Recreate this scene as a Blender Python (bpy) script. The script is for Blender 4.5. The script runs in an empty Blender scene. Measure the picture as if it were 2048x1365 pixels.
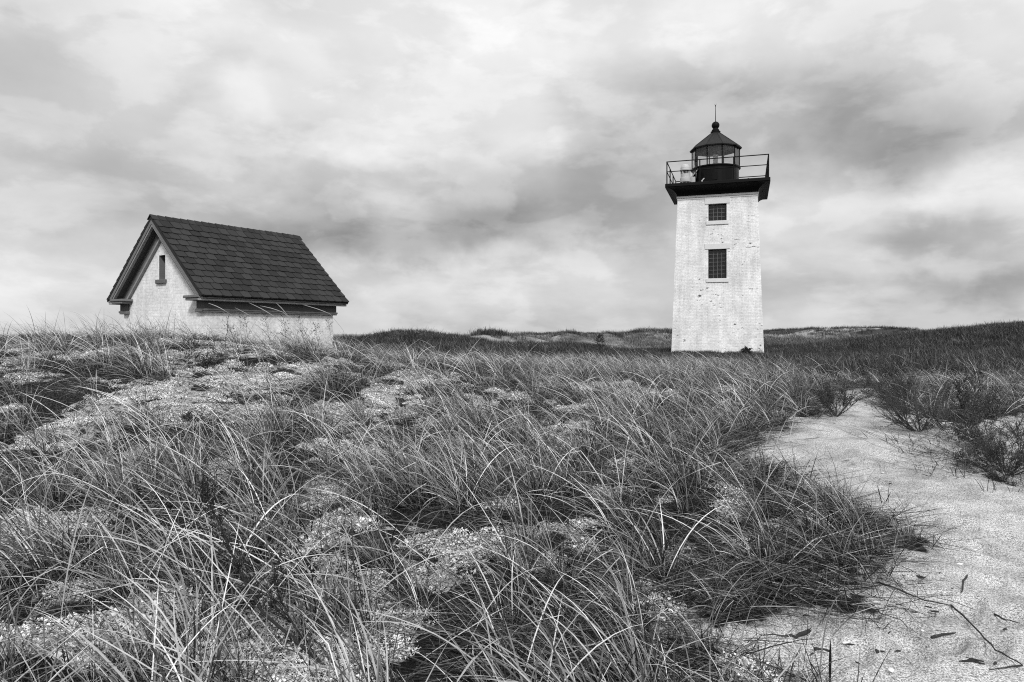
import bpy, bmesh, math, random
import numpy as np
from mathutils import Vector, Matrix

PI = math.pi
SC = bpy.context.scene
COL = SC.collection
random.seed(7)

# ------------------------------------------------------------------ camera
EYE = 1.6
FPX, CX, HY = 1394.0, 1024.0, 668.0          # focal length / principal column / horizon row of the 2048 px photograph
cam_d = bpy.data.cameras.new('camera')
cam = bpy.data.objects.new('camera', cam_d); COL.objects.link(cam)
cam.location = (0, 0, EYE); cam.rotation_euler = (PI/2, 0, 0)
cam_d.sensor_width = 36; cam_d.lens = 36*FPX/2048
cam_d.shift_y = -(682.5-HY)/2048
cam_d.clip_start = 0.05; cam_d.clip_end = 6000
SC.camera = cam

# ------------------------------------------------------------------ sky and light
SUN_EL, SUN_AZ = 42.0, 171.0                 # degrees; azimuth clockwise from +Y (behind the camera)
world = bpy.data.worlds.new('World'); SC.world = world; world.use_nodes = True

def build_sky():
    nt = world.node_tree; N = nt.nodes; L = nt.links
    for n in list(N): N.remove(n)
    def nd(t, **kw):
        n = N.new(t)
        for k, v in kw.items(): setattr(n, k, v)
        return n
    def mth(op, a, b=None, c=None, clamp=False):
        n = nd('ShaderNodeMath', operation=op, use_clamp=clamp)
        for i, v in enumerate((a, b, c)):
            if v is None: continue
            if isinstance(v, (int, float)): n.inputs[i].default_value = v
            else: L.new(v, n.inputs[i])
        return n.outputs[0]
    geo = nd('ShaderNodeTexCoord')
    sep = nd('ShaderNodeSeparateXYZ'); L.new(geo.outputs['Generated'], sep.inputs[0])
    dx, dy, dz = sep.outputs
    az = mth('ARCTAN2', dx, dy)
    el = mth('ARCSINE', dz)
    # cloud-layer coordinates: direction hit on a flat ceiling, softened towards the horizon
    den = mth('ADD', mth('MAXIMUM', dz, 0.0), 0.22)
    comb = nd('ShaderNodeCombineXYZ')
    L.new(mth('DIVIDE', dx, den), comb.inputs[0]); L.new(mth('DIVIDE', dy, den), comb.inputs[1])
    def noise(vec, scale, det, rough=0.55, dist=0.0, off=None):
        n = nd('ShaderNodeTexNoise'); n.inputs['Scale'].default_value = scale
        n.inputs['Detail'].default_value = det; n.inputs['Roughness'].default_value = rough
        n.inputs['Distortion'].default_value = dist
        if off is not None:
            a = nd('ShaderNodeVectorMath', operation='ADD'); L.new(vec, a.inputs[0]); a.inputs[1].default_value = off; vec = a.outputs[0]
        L.new(vec, n.inputs['Vector']); return n
    big = noise(comb.outputs[0], 0.55, 6, 0.55, 0.3, (3.1, 7.7, 0))
    fine = noise(comb.outputs[0], 1.7, 7, 0.58, 0.2, (11.3, 2.9, 0))
    warp = noise(geo.outputs['Generated'], 4.5, 6, 0.55, 0.0, (0.4, 1.9, 0.2))
    flat = nd('ShaderNodeVectorMath', operation='MULTIPLY'); L.new(geo.outputs['Generated'], flat.inputs[0]); flat.inputs[1].default_value = (1, 1, 2.1)
    wisp = noise(flat.outputs[0], 4.2, 8, 0.52, 0.15, (5.2, 0.7, 3.3))
    ws = nd('ShaderNodeSeparateColor'); L.new(warp.outputs['Color'], ws.inputs[0])
    azw = mth('ADD', az, mth('MULTIPLY', mth('SUBTRACT', ws.outputs[0], 0.5), 0.30))
    elw = mth('ADD', el, mth('MULTIPLY', mth('SUBTRACT', ws.outputs[1], 0.5), 0.16))
    blobs = [  # cloud banks, bearing / height in photo px, half sizes, amount
        (860,462,270,40,-.21),(560,430,300,60,-.12),(1170,430,220,45,-.15),(1230,185,240,70,-.10),(1500,240,270,100,-.15),
        (1760,255,220,70,-.20),(1960,285,160,55,-.15),(1300,340,200,60,-.12),(1990,545,150,52,-.15),(1850,460,150,30,-.17),
        (1720,590,300,30,-.10),(60,130,150,90,-.13),(100,390,250,70,-.10),(420,190,150,60,-.08),(450,330,260,60,-.07),
        (1000,380,200,40,-.10),(1700,500,200,50,-.05),(690,480,120,40,-.04),
        (760,290,95,22,.12),(540,190,60,28,.15),(1090,295,55,40,.10),(1090,390,80,24,.10),(830,525,200,42,.09),(890,512,190,18,.07),
        (150,480,220,60,.07),(930,130,260,80,.10),(1550,60,300,60,.10),(2010,370,120,45,.15),(1960,522,90,18,.16),
        (1960,140,150,80,.12),(300,110,150,80,.10),(80,570,220,50,.08),(1740,480,60,30,.08),(1000,20,700,60,.05)]
    acc = None
    for px, py, rx, ry, amp in blobs:
        a0 = math.atan((px-CX)/FPX); e0 = math.atan((HY-py)/FPX*math.cos(a0))
        ra = rx/FPX*math.cos(a0)**2*1.1; re = ry/FPX*math.cos(a0)*1.15
        u = mth('MULTIPLY', mth('SUBTRACT', azw, a0), 1/ra)
        v = mth('MULTIPLY', mth('SUBTRACT', elw, e0), 1/re)
        q = mth('ADD', mth('MULTIPLY', u, u), mth('MULTIPLY', v, v))
        g = mth('MULTIPLY', mth('EXPONENT', mth('MULTIPLY', mth('POWER', q, 1.5), -0.6)), amp*.9)
        acc = g if acc is None else mth('ADD', acc, g)
    # overcast brightening towards the zenith
    base = mth('ADD', mth('MULTIPLY', mth('MAXIMUM', dz, 0.0), 0.34), 0.60)
    tex = mth('ADD', mth('MULTIPLY', mth('SUBTRACT', big.outputs['Fac'], 0.5), 0.30), mth('MULTIPLY', mth('SUBTRACT', fine.outputs['Fac'], 0.5), 0.22))
    def edge(v, a, b_, amt):
        m = nd('ShaderNodeMapRange', interpolation_type='SMOOTHSTEP'); L.new(v, m.inputs[0])
        m.inputs[1].default_value = a; m.inputs[2].default_value = b_; m.inputs[3].default_value = -amt/2; m.inputs[4].default_value = amt/2
        return m.outputs[0]
    puff = noise(flat.outputs[0], 8.5, 6, 0.55, 0.2, (1.2, 4.7, 0.3))
    tex = mth('ADD', tex, mth('ADD', edge(wisp.outputs['Fac'], .42, .60, .12), edge(puff.outputs['Fac'], .46, .57, .07)))
    cl = mth('MAXIMUM', mth('ADD', mth('ADD', base, tex), acc), 0.12)
    cl10 = mth('MULTIPLY', cl, 10.0/2**0.9)
    sky = nd('ShaderNodeTexSky', sky_type='NISHITA'); sky.sun_disc = False
    sky.sun_elevation = math.radians(SUN_EL); sky.sun_rotation = math.radians(SUN_AZ)
    bw = nd('ShaderNodeRGBToBW'); L.new(sky.outputs[0], bw.inputs[0])
    mix = nd('ShaderNodeMix', data_type='FLOAT'); mix.inputs[0].default_value = 0.96     # cloud cover
    L.new(bw.outputs[0], mix.inputs[2]); L.new(cl10, mix.inputs[3])
    bg = nd('ShaderNodeBackground'); bg.inputs['Strength'].default_value = 0.1
    L.new(mix.outputs[0], bg.inputs['Color'])
    out = nd('ShaderNodeOutputWorld'); L.new(bg.outputs[0], out.inputs[0])
build_sky()
world.cycles.sampling_method = 'MANUAL'; world.cycles.sample_map_resolution = 512

sun_d = bpy.data.lights.new('sun', 'SUN'); sun = bpy.data.objects.new('sun', sun_d); COL.objects.link(sun)
sun_d.energy = 1.5; sun_d.angle = math.radians(10); sun_d.color = (1, 1, 1)
_a, _e = math.radians(SUN_AZ), math.radians(SUN_EL)
sun.rotation_euler = Vector((math.sin(_a)*math.cos(_e), math.cos(_a)*math.cos(_e), math.sin(_e))).to_track_quat('Z', 'Y').to_euler()

vs = SC.view_settings
vs.view_transform = 'Standard'; vs.look = 'None'; vs.exposure = 1.0; vs.gamma = 1.0; vs.use_curve_mapping = False
SC.cycles.max_bounces = 6; SC.cycles.diffuse_bounces = 3; SC.cycles.transparent_max_bounces = 12
SC.cycles.use_denoising = False; SC.cycles.filter_width = 1.1

# ------------------------------------------------------------------ noise in numpy
def _hash(ix, iy, seed):
    h = (ix.astype(np.int64)*374761393 + iy.astype(np.int64)*668265263 + seed*1442695041) & 0xFFFFFFFF
    h = ((h ^ (h >> 13))*1274126177) & 0xFFFFFFFF
    return ((h ^ (h >> 16)) & 0xFFFFFF)/float(0xFFFFFF)
def vnoise(x, y, seed=0):
    x = np.asarray(x, float); y = np.asarray(y, float)
    ix = np.floor(x); iy = np.floor(y); fx = x-ix; fy = y-iy
    fx = fx*fx*(3-2*fx); fy = fy*fy*(3-2*fy)
    a = _hash(ix, iy, seed); b = _hash(ix+1, iy, seed); c = _hash(ix, iy+1, seed); d = _hash(ix+1, iy+1, seed)
    return (a*(1-fx)+b*fx)*(1-fy)+(c*(1-fx)+d*fx)*fy
def fbm(x, y, o=4, seed=0):
    s = 0; a = .5; t = 0
    for i in range(o):
        s = s+a*vnoise(x*2**i+i*17.3, y*2**i-i*9.1, seed+i); t += a; a *= .5
    return s/t
def sstep(a, b, x):
    t = np.clip((x-a)/(b-a), 0, 1); return t*t*(3-2*t)

# ------------------------------------------------------------------ terrain height
DUNES = [(1010, 34, 1.0, 4.2, 3.0), (1150, 37, .88, 2.6, 3.0), (890, 39, 1.08, 2.4, 3.0),   # photo column, distance, crest height, half width across, half depth
    (815, 42, 1.50, 2.6, 4), (700, 44, 1.2, 2.5, 4), (965, 47, 1.55, 2.0, 5), (1045, 52, 1.42, 2.5, 5), (1140, 60, 1.68, 2.4, 5), (1215, 66, 1.62, 1.5, 5), (1290, 78, 1.72, 4.5, 8),
    (1400, 84, 1.75, 7, 8), (1590, 105, 1.7, 9, 12), (1700, 98, 1.6, 8, 10), (1830, 88, 1.75, 6, 9), (1925, 70, 1.95, 6, 9),
    (85, 26, 1.25, 3.2, 3.5), (-120, 30, 1.3, 6, 6), (1480, 120, 1.75, 14, 12), (1130, 110, 1.6, 14, 14)]
def H(x, y):
    x = np.asarray(x, float); y = np.asarray(y, float)
    r = np.hypot(x, y)
    z = .5*sstep(2.5, 15, y)
    z = z+1.0*np.exp(-(((x+6.5)/6.2)**2+((y-13)/5.0)**2))
    z = z+1.65*np.exp(-(((x-34)/9.5)**2+((y-41)/15.0)**2))
    near = 1-sstep(25, 60, r)
    z = z+near*sstep(1.0, 5, r)*(.36*(fbm(x*.45+3, y*.45, 3, 5)-.5)*(1-.55*sstep(2.2, 6, x-.1*y))+.08*(fbm(x*1.9, y*1.9, 3, 9)-.5))
    for px, d, top, w, dep in DUNES:
        cx = (px-CX)/FPX*d
        z = z+(top-.55)*np.exp(-(((x-cx)/w)**2+((y-d)/dep)**2))
    far = sstep(50, 90, r)*(1-sstep(200, 420, r))
    z = z+far*.7*(fbm(x*.05, y*.05, 4, 21)-.45)
    z = z-2.2*sstep(250, 600, r)
    # level pads under the two buildings
    pad = 1-sstep(3.2, 5.5, np.hypot(x-11.5, y-39))
    z = z*(1-pad)+.60*pad
    return z
def hit(px, py, zoff=0.0):
    """the ground point seen at a column / row of the photograph"""
    sx = (px-CX)/FPX; sz = (HY-py)/FPX
    t = np.concatenate([np.arange(1.2, 30, .02), np.arange(30, 150, .1)])
    f = EYE+sz*t-(H(sx*t, t)+zoff)
    k = np.argmax(f < 0)
    if f[k] >= 0: k = len(t)-1
    return Vector((float(sx*t[k]), float(t[k]), float(H(sx*t[k], t[k]))))
def ray(px, py, d):
    return Vector(((px-CX)/FPX*d, d, EYE+(HY-py)/FPX*d))

SAND_PX = [(1635,790),(1690,779),(1750,777),(1785,786),(1793,818),(1840,836),(1950,842),(2048,828),(2300,820),(2500,900),(2700,1365),(2700,1800),
           (1800,1800),(1700,1420),(1640,1385),(1560,1345),(1450,1325),(1330,1290),(1360,1255),(1450,1232),(1550,1205),(1640,1205),(1690,1178),
           (1735,1140),(1750,1085),(1735,1050),(1680,1012),(1620,980),(1570,950),(1505,928),(1480,905),(1530,862),(1600,838)]
_sp = [hit(*p) for p in SAND_PX]
def path_sd(x, y):
    """signed distance to the ragged edge of the sand, positive on the sand"""
    x = np.asarray(x, float); y = np.asarray(y, float)
    return poly_sd(x, y, SAND)+.75*(fbm(x*1.3, y*1.3, 3, 33)-.5)+.5*(fbm(x*4.5, y*4.5, 3, 34)-.5)
SAND = np.array([(v.x, v.y) for v in _sp])
def poly_sd(x, y, P):
    """signed distance, positive inside"""
    x = np.asarray(x, float); y = np.asarray(y, float)
    ins = np.zeros(x.shape, bool); d = np.full(x.shape, 1e9)
    for i in range(len(P)):
        x0, y0 = P[i]; x1, y1 = P[(i+1) % len(P)]
        c = ((y0 > y) != (y1 > y))
        with np.errstate(divide='ignore', invalid='ignore'):
            xi = x0+(y-y0)*(x1-x0)/(y1-y0 if y1 != y0 else 1e-9)
        ins ^= c & (x < xi)
        ex, ey = x1-x0, y1-y0
        t = np.clip(((x-x0)*ex+(y-y0)*ey)/max(ex*ex+ey*ey, 1e-9), 0, 1)
        d = np.minimum(d, np.hypot(x-x0-t*ex, y-y0-t*ey))
    return np.where(ins, d, -d)
def sand_w(x, y):
    w = sstep(-.14, .20, path_sd(x, y))
    farsand = sstep(.66, .74, fbm(x*.06+4, y*.12, 3, 44))*sstep(48, 56, np.hypot(x, y))
    px = CX+FPX*x/np.maximum(y, .2)
    return np.maximum(w, farsand*.75*sstep(1345, 1500, px))
LICH_PX = [(400,722,85,16),(380,775,120,30),(110,875,60,38),(560,750,60,25),(840,760,55,12),(870,822,90,24),(690,822,60,24),(770,790,60,18),
           (1000,795,60,14),(1300,792,60,14),(1235,772,40,10),(1080,882,55,12),(950,885,45,14),(90,1065,110,34),(230,960,80,28),(640,990,55,26),
           (420,935,45,18),(650,1150,60,45),(740,1285,85,34),(420,1290,120,50),(250,1315,100,45),(1090,1122,65,24),(940,1092,65,20),(1250,1195,55,22),
           (560,1232,60,30),(330,1205,60,20),(120,1275,90,40),(690,1045,60,24),(1370,1260,60,20),(480,830,70,20),(300,830,60,20),(1150,740,40,6),(610,700,60,10)]
_lw = []
for a, b, ra, rb in LICH_PX:
    c = hit(a, b); t = hit(a, b-rb); lo = hit(a, b+rb)
    _lw.append((c.x, c.y, ra/FPX*c.y, max(.12, abs(t.y-lo.y)*.5 if t.y-lo.y < 4 else 2.0)))
def lichen_w(x, y):
    x = np.asarray(x, float); y = np.asarray(y, float)
    j = 1.5*(fbm(x*2.2, y*2.2, 3, 55)-.5)+.9*(fbm(x*7, y*7, 3, 56)-.5)
    w = np.zeros(x.shape)
    for cx, cy, rx, ry in _lw:
        w = np.maximum(w, 1-((x-cx)/rx)**2*.6-((y-cy)/ry)**2*.6)
    w2 = sstep(.60, .72, fbm(x*.8+7, y*.8, 3, 66))*.8*(np.hypot(x, y) < 22)*(1-sstep(700, 1000, CX+FPX*x/np.maximum(y, .2)))
    return np.clip(np.maximum(sstep(-.05, .55, w+j), w2), 0, 1)*(1-sstep(19, 23, np.hypot(x, y)))*(.25+.75*sstep(.34, .46, fbm(x*3.1+1, y*3.1, 3, 57)))
_hb = np.array([(200, 24), (900, 25), (1150, 27), (1340, 27), (1440, 24), (1540, 19.5), (1620, 16.8), (1700, 15.6), (1800, 15.6), (1880, 17), (2048, 17.5), (2400, 17.5)])
def heath_w(x, y):
    px = CX+FPX*x/np.maximum(y, .1)
    yb = np.interp(px, _hb[:, 0], _hb[:, 1])
    j = 5*(fbm(x*.35, y*.35, 3, 77)-.5)
    w = sstep(-.7, 1.2, y-yb+j)
    far = sstep(44, 54, y)
    pat = sstep(.42, .56, fbm(x*.09+2, y*.16, 3, 88))
    # left of the lighthouse only a belt of it, pale grass behind, dark again on the crests; right of it the slope is dark up to its top
    back = np.interp(px, [900, 1345, 1500, 1600, 1750, 1850], [41, 40, 44, 44, 50, 70])
    w = w*np.clip(1-sstep(back, back+3, y)*1.0+sstep(1.38, 1.50, H(x, y)+.3*(fbm(x*.5, y*.5, 2, 78)-.5)), 0, 1)
    return w*(1-far)+w*far*pat

# ------------------------------------------------------------------ materials
def mat(name):
    m = bpy.data.materials.new(name); m.use_nodes = True
    nt = m.node_tree
    for n in list(nt.nodes): nt.nodes.remove(n)
    out = nt.nodes.new('ShaderNodeOutputMaterial')
    b = nt.nodes.new('ShaderNodeBsdfPrincipled'); nt.links.new(b.outputs[0], out.inputs[0])
    b.inputs['Roughness'].default_value = .8
    return m, nt, b, out
class NB:
    """small helper to wire shader nodes"""
    def __init__(s, nt): s.nt = nt; s.N = nt.nodes; s.L = nt.links
    def n(s, t, **kw):
        x = s.N.new(t)
        for k, v in kw.items(): setattr(x, k, v)
        return x
    def put(s, sock, v):
        if v is None: return
        if isinstance(v, (int, float)): sock.default_value = v
        elif isinstance(v, tuple): sock.default_value = v
        else: s.L.new(v, sock)
    def m(s, op, a, b=None, c=None, clamp=False):
        x = s.n('ShaderNodeMath', operation=op, use_clamp=clamp)
        for i, v in enumerate((a, b, c)): s.put(x.inputs[i], v)
        return x.outputs[0]
    def noise(s, vec, scale, det=3, rough=.55, dist=0):
        x = s.n('ShaderNodeTexNoise'); s.put(x.inputs['Vector'], vec)
        x.inputs['Scale'].default_value = scale; x.inputs['Detail'].default_value = det
        x.inputs['Roughness'].default_value = rough; x.inputs['Distortion'].default_value = dist
        return x.outputs['Fac']
    def ss(s, v, a, b, lo=0., hi=1.):
        x = s.n('ShaderNodeMapRange', interpolation_type='SMOOTHSTEP'); s.put(x.inputs[0], v)
        x.inputs[1].default_value = a; x.inputs[2].default_value = b; x.inputs[3].default_value = lo; x.inputs[4].default_value = hi
        return x.outputs[0]
    def mix(s, f, a, b):
        x = s.n('ShaderNodeMix', data_type='FLOAT'); s.put(x.inputs[0], f); s.put(x.inputs[2], a); s.put(x.inputs[3], b); return x.outputs[0]
    def attr(s, name):
        x = s.n('ShaderNodeAttribute', attribute_name=name); return x.outputs['Fac']
    def obj(s): return s.n('ShaderNodeTexCoord').outputs['Object']
    def pos(s): return s.n('ShaderNodeNewGeometry').outputs['Position']
    def scale(s, vec, sc):
        x = s.n('ShaderNodeVectorMath', operation='MULTIPLY'); s.put(x.inputs[0], vec); x.inputs[1].default_value = sc; return x.outputs[0]
    def bump(s, h, dist, strength=1.0):
        x = s.n('ShaderNodeBump'); x.inputs['Distance'].default_value = dist; x.inputs['Strength'].default_value = strength
        s.L.new(h, x.inputs['Height']); return x.outputs[0]

def m_plain(name, base, var=.25, scale=6, rough=.7, bump=.0, stretch=(1, 1, 1), spec=.3, obj_var=0., metallic=0.):
    m, nt, b, out = mat(name); q = NB(nt)
    v = q.scale(q.obj(), stretch)
    f = q.noise(v, scale, 5, .6)
    c = q.mix(f, base*(1-var), base*(1+var))
    if obj_var:
        oi = q.n('ShaderNodeObjectInfo'); c = q.m('MULTIPLY', c, q.ss(oi.outputs['Random'], 0, 1, 1-obj_var, 1+obj_var))
    nt.links.new(c, b.inputs['Base Color'])
    b.inputs['Roughness'].default_value = rough; b.inputs['Specular IOR Level'].default_value = spec; b.inputs['Metallic'].default_value = metallic
    if bump: nt.links.new(q.bump(q.noise(v, scale*6, 4), bump), b.inputs['Normal'])
    return m

def m_brick(name, base, course, peel, peel_scale, gapk=1.0):
    """white-painted brick: courses in relief, dark flecks where the paint has come off"""
    m, nt, b, out = mat(name); q = NB(nt)
    uv = q.n('ShaderNodeTexCoord').outputs['UV']
    ob = q.obj()
    br = q.n('ShaderNodeTexBrick'); q.put(br.inputs['Vector'], uv)
    br.inputs['Scale'].default_value = 1.0; br.inputs['Mortar Size'].default_value = course*.075
    br.inputs['Mortar Smooth'].default_value = .35
    br.inputs['Brick Width'].default_value = course*2.9; br.inputs['Row Height'].default_value = course
    br.inputs['Color1'].default_value = (0, 0, 0, 1); br.inputs['Color2'].default_value = (1, 1, 1, 1); br.inputs['Mortar'].default_value = (.5, .5, .5, 1)
    tint = q.n('ShaderNodeRGBToBW'); nt.links.new(br.outputs['Color'], tint.inputs[0])
    mort = br.outputs['Fac']
    wear = q.noise(ob, 1.1, 5, .6)
    streak = q.noise(q.scale(ob, (2.2, 2.2, .25)), 1.6, 4, .6)
    grime = q.noise(ob, 14, 5, .65)
    c = q.m('MULTIPLY', base, q.ss(wear, .3, .7, .84, 1.05))
    c = q.m('MULTIPLY', c, q.ss(streak, .3, .75, 1.05, .84))
    c = q.m('MULTIPLY', c, q.ss(tint.outputs[0], 0, 1, .95, 1.03))
    c = q.m('MULTIPLY', c, q.ss(grime, .3, .7, 1.05, .80))
    gap = q.m('MULTIPLY', mort, q.ss(q.noise(ob, 3.5, 4, .6), .35, .65, .05*gapk, .48*gapk))
    c = q.m('MULTIPLY', c, q.m('SUBTRACT', 1.0, gap))
    fl = q.noise(q.scale(uv, (1, 2.6, 1)), peel_scale, 6, .68)
    reg = q.ss(q.noise(ob, .55, 3, .5), .42, .68)
    thr = q.mix(reg, .695-peel*.035, .645-peel*.06)
    pk = q.ss(q.m('SUBTRACT', fl, thr), 0, .03)
    c = q.mix(pk, c, .10)
    nt.links.new(c, b.inputs['Base Color'])
    b.inputs['Roughness'].default_value = .75; b.inputs['Specular IOR Level'].default_value = .2
    h = q.m('SUBTRACT', q.m('ADD', q.m('MULTIPLY', grime, .25), q.m('MULTIPLY', tint.outputs[0], .25)), q.m('ADD', mort, q.m('MULTIPLY', pk, .8)))
    nt.links.new(q.bump(h, .006, .35+.45*gapk*gapk), b.inputs['Normal'])
    return m

M = {}
M['brick_tower'] = m_brick('white painted tower brick', .83, .078, 1.0, 2.6, .6)
M['brick_house'] = m_brick('white painted house brick', .86, .078, .7, 2.2, .16)
M['stone_white'] = m_plain('white painted stone', .62, .12, 5, .7, .002)
M['stone_grey'] = m_plain('grey sill stone', .12, .3, 8, .8, .003)
M['trim'] = m_plain('weathered grey trim paint', .15, .35, 3, .7, .001, (1, 1, 5))
M['trim_light'] = m_plain('pale worn trim moulding', .27, .35, 4, .65, .001)
M['frieze'] = m_plain('dark grey frieze paint', .075, .25, 4, .7, .001)
M['roofing'] = m_plain('charcoal asphalt shingle', .026, .45, 45, .85, .002, (1, 1, 1), .25, .30)
M['roof_under'] = m_plain('dark roof boarding', .02, .3, 5, .85)
M['black_iron'] = m_plain('black painted iron', .005, .5, 5, .6, .001, (1, 1, 1), .12)
M['lantern_roof'] = m_plain('weathered black lantern roof', .016, .5, 3, .6, .001, (1, 1, .4), .2)
M['lantern_lining'] = m_plain('grey lantern lining', .11, .2, 3, .7)
M['drum_black'] = m_plain('glossy black drum paint', .004, .5, 4, .35, .0, (2, 2, .3), .15)
M['white_plastic'] = m_plain('white fibreglass', .45, .08, 4, .45, .0)
M['pale_box'] = m_plain('pale grey steel box', .42, .1, 4, .5)
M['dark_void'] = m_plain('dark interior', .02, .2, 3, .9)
M['muntin'] = m_plain('pale rusty muntin bar', .11, .45, 18, .6)
M['bark'] = m_plain('dark weathered bark', .022, .5, 40, .85, .002)
M['twig'] = m_plain('grey brown twig bark', .05, .5, 30, .85, .001)
M['driftwood'] = m_plain('dark damp driftwood', .03, .6, 30, .85, .002)
M['leaf_dark'] = m_plain('dark shrub leaf', .028, .5, 14, .5, .0, (1, 1, 1), .4)
M['needle'] = m_plain('dark pine needle', .022, .4, 14, .6)
M['shell'] = m_plain('white shell', .72, .1, 30, .4)
M['solar'] = m_plain('solar panel face', .02, .3, 4, .2)

def m_glass(name, base, tr):
    m, nt, b, out = mat(name); q = NB(nt)
    nt.nodes.remove(b)
    gl = q.n('ShaderNodeBsdfGlossy'); gl.inputs['Roughness'].default_value = .03; gl.inputs['Color'].default_value = (.9, .9, .9, 1)
    t = q.n('ShaderNodeBsdfTransparent'); t.inputs['Color'].default_value = (tr, tr, tr, 1)
    fr = q.n('ShaderNodeFresnel'); fr.inputs['IOR'].default_value = 1.45
    d = q.n('ShaderNodeBsdfDiffuse'); d.inputs['Color'].default_value = (base, base, base, 1)
    dirt = q.ss(q.noise(q.obj(), 5, 5, .65), .35, .8, .02, .10)
    m1 = q.n('ShaderNodeMixShader'); q.L.new(dirt, m1.inputs[0]); q.L.new(t.outputs[0], m1.inputs[1]); q.L.new(d.outputs[0], m1.inputs[2])
    m2 = q.n('ShaderNodeMixShader'); q.L.new(fr.outputs[0], m2.inputs[0]); q.L.new(m1.outputs[0], m2.inputs[1]); q.L.new(gl.outputs[0], m2.inputs[2])
    q.L.new(m2.outputs[0], out.inputs[0])
    return m
M['lantern_glass'] = m_glass('clear lantern glass', .5, .93)
M['window_glass'] = m_glass('dusty window glass', .10, .55)

def m_blade(name, lo, hi, transl=.2, gloss=.35, pw=1.7):
    """grass blade: every blade has its own straw-to-dark tint, stored on the mesh"""
    m, nt, b, out = mat(name); q = NB(nt)
    t = q.attr('tint')
    oi = q.n('ShaderNodeObjectInfo')
    c = q.mix(q.m('POWER', t, pw), lo, hi)
    c = q.m('MULTIPLY', c, q.ss(oi.outputs['Random'], 0, 1, .75, 1.2))
    nt.links.new(c, b.inputs['Base Color'])
    b.inputs['Roughness'].default_value = .45; b.inputs['Specular IOR Level'].default_value = gloss
    tr = q.n('ShaderNodeBsdfTranslucent'); q.L.new(c, tr.inputs['Color'])
    mx = q.n('ShaderNodeMixShader'); mx.inputs[0].default_value = transl
    q.L.new(b.outputs[0], mx.inputs[1]); q.L.new(tr.outputs[0], mx.inputs[2]); q.L.new(mx.outputs[0], out.inputs[0])
    return m
M['grass'] = m_blade('dry beach grass', .012, .82, .15, .35, 2.6)
M['thatch'] = m_blade('fallen dead grass', .010, .50, .1, .2, 2.4)
M['heath'] = m_blade('dark dune heath', .018, .17, .1, .2)
M['lichen'] = m_blade('pale reindeer lichen', .74, .92, .12, .1)
M['seed'] = m_blade('pale seed head', .35, .65, .2, .2)

def m_ground():
    m, nt, b, out = mat('dune ground'); q = NB(nt)
    p = q.pos()
    ws, wl, wh = q.attr('sand'), q.attr('lichen'), q.attr('heath')
    # sand: pale with dark mineral grains and damp specks
    g1 = q.noise(p, 125, 2, .65); g2 = q.noise(p, 62, 3, .6); g3 = q.noise(p, 3.0, 4, .55); g4 = q.noise(p, 11, 4, .6)
    sand = q.m('MULTIPLY', .46, q.ss(g3, .32, .62, .74, 1.10))
    sand = q.m('MULTIPLY', sand, q.ss(g1, .36, .62, .38, 1.32))
    sand = q.m('MULTIPLY', sand, q.ss(g2, .32, .50, .55, 1.06))
    sand = q.m('MULTIPLY', sand, q.ss(g4, .25, .45, .80, 1.03))
    # litter of broken dead grass, humus painted near black for shade between clumps
    l1 = q.noise(q.scale(p, (.35, 1, 1)), 60, 4, .7, .6); l2 = q.noise(p, 7, 4, .6)
    lit = q.mix(q.ss(l1, .48, .72), .008, .12)
    lit = q.m('MULTIPLY', lit, q.ss(l2, .3, .7, .55, 1.3))
    # lichen crust, shade in the gaps between cushions painted near black
    c1 = q.noise(p, 60, 5, .7); c2 = q.noise(p, 10, 4, .6)
    lich = q.mix(q.ss(c1, .42, .52), .02, .62)
    lich = q.m('MULTIPLY', lich, q.ss(c2, .3, .6, .7, 1.05))
    # heath floor
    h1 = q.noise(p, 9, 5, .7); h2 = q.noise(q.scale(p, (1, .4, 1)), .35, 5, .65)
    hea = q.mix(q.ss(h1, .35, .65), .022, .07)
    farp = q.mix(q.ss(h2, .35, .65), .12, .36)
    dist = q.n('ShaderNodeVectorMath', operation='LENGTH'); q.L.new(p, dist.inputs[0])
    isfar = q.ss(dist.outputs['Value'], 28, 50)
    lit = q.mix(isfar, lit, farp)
    edge = q.noise(p, 9, 8, .75)
    def brk(w): return q.ss(q.m('ADD', w, q.m('MULTIPLY', q.m('SUBTRACT', edge, .5), .9)), .35, .62)
    c = q.mix(brk(wh), lit, hea)
    c = q.mix(brk(wl), c, lich)
    sw = brk(ws)
    c = q.mix(sw, c, sand)
    q.L.new(c, b.inputs['Base Color'])
    b.inputs['Roughness'].default_value = .95; b.inputs['Specular IOR Level'].default_value = .15
    hs = q.m('ADD', q.m('MULTIPLY', g1, .25), q.m('ADD', q.m('MULTIPLY', g2, .5), q.m('MULTIPLY', g4, 1.2)))
    hv = q.m('ADD', q.m('MULTIPLY', l1, 1.5), q.m('MULTIPLY', c1, 1.5))
    q.L.new(q.bump(q.mix(sw, hv, hs), .02, .9), b.inputs['Normal'])
    return m
M['ground'] = m_ground()

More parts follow.
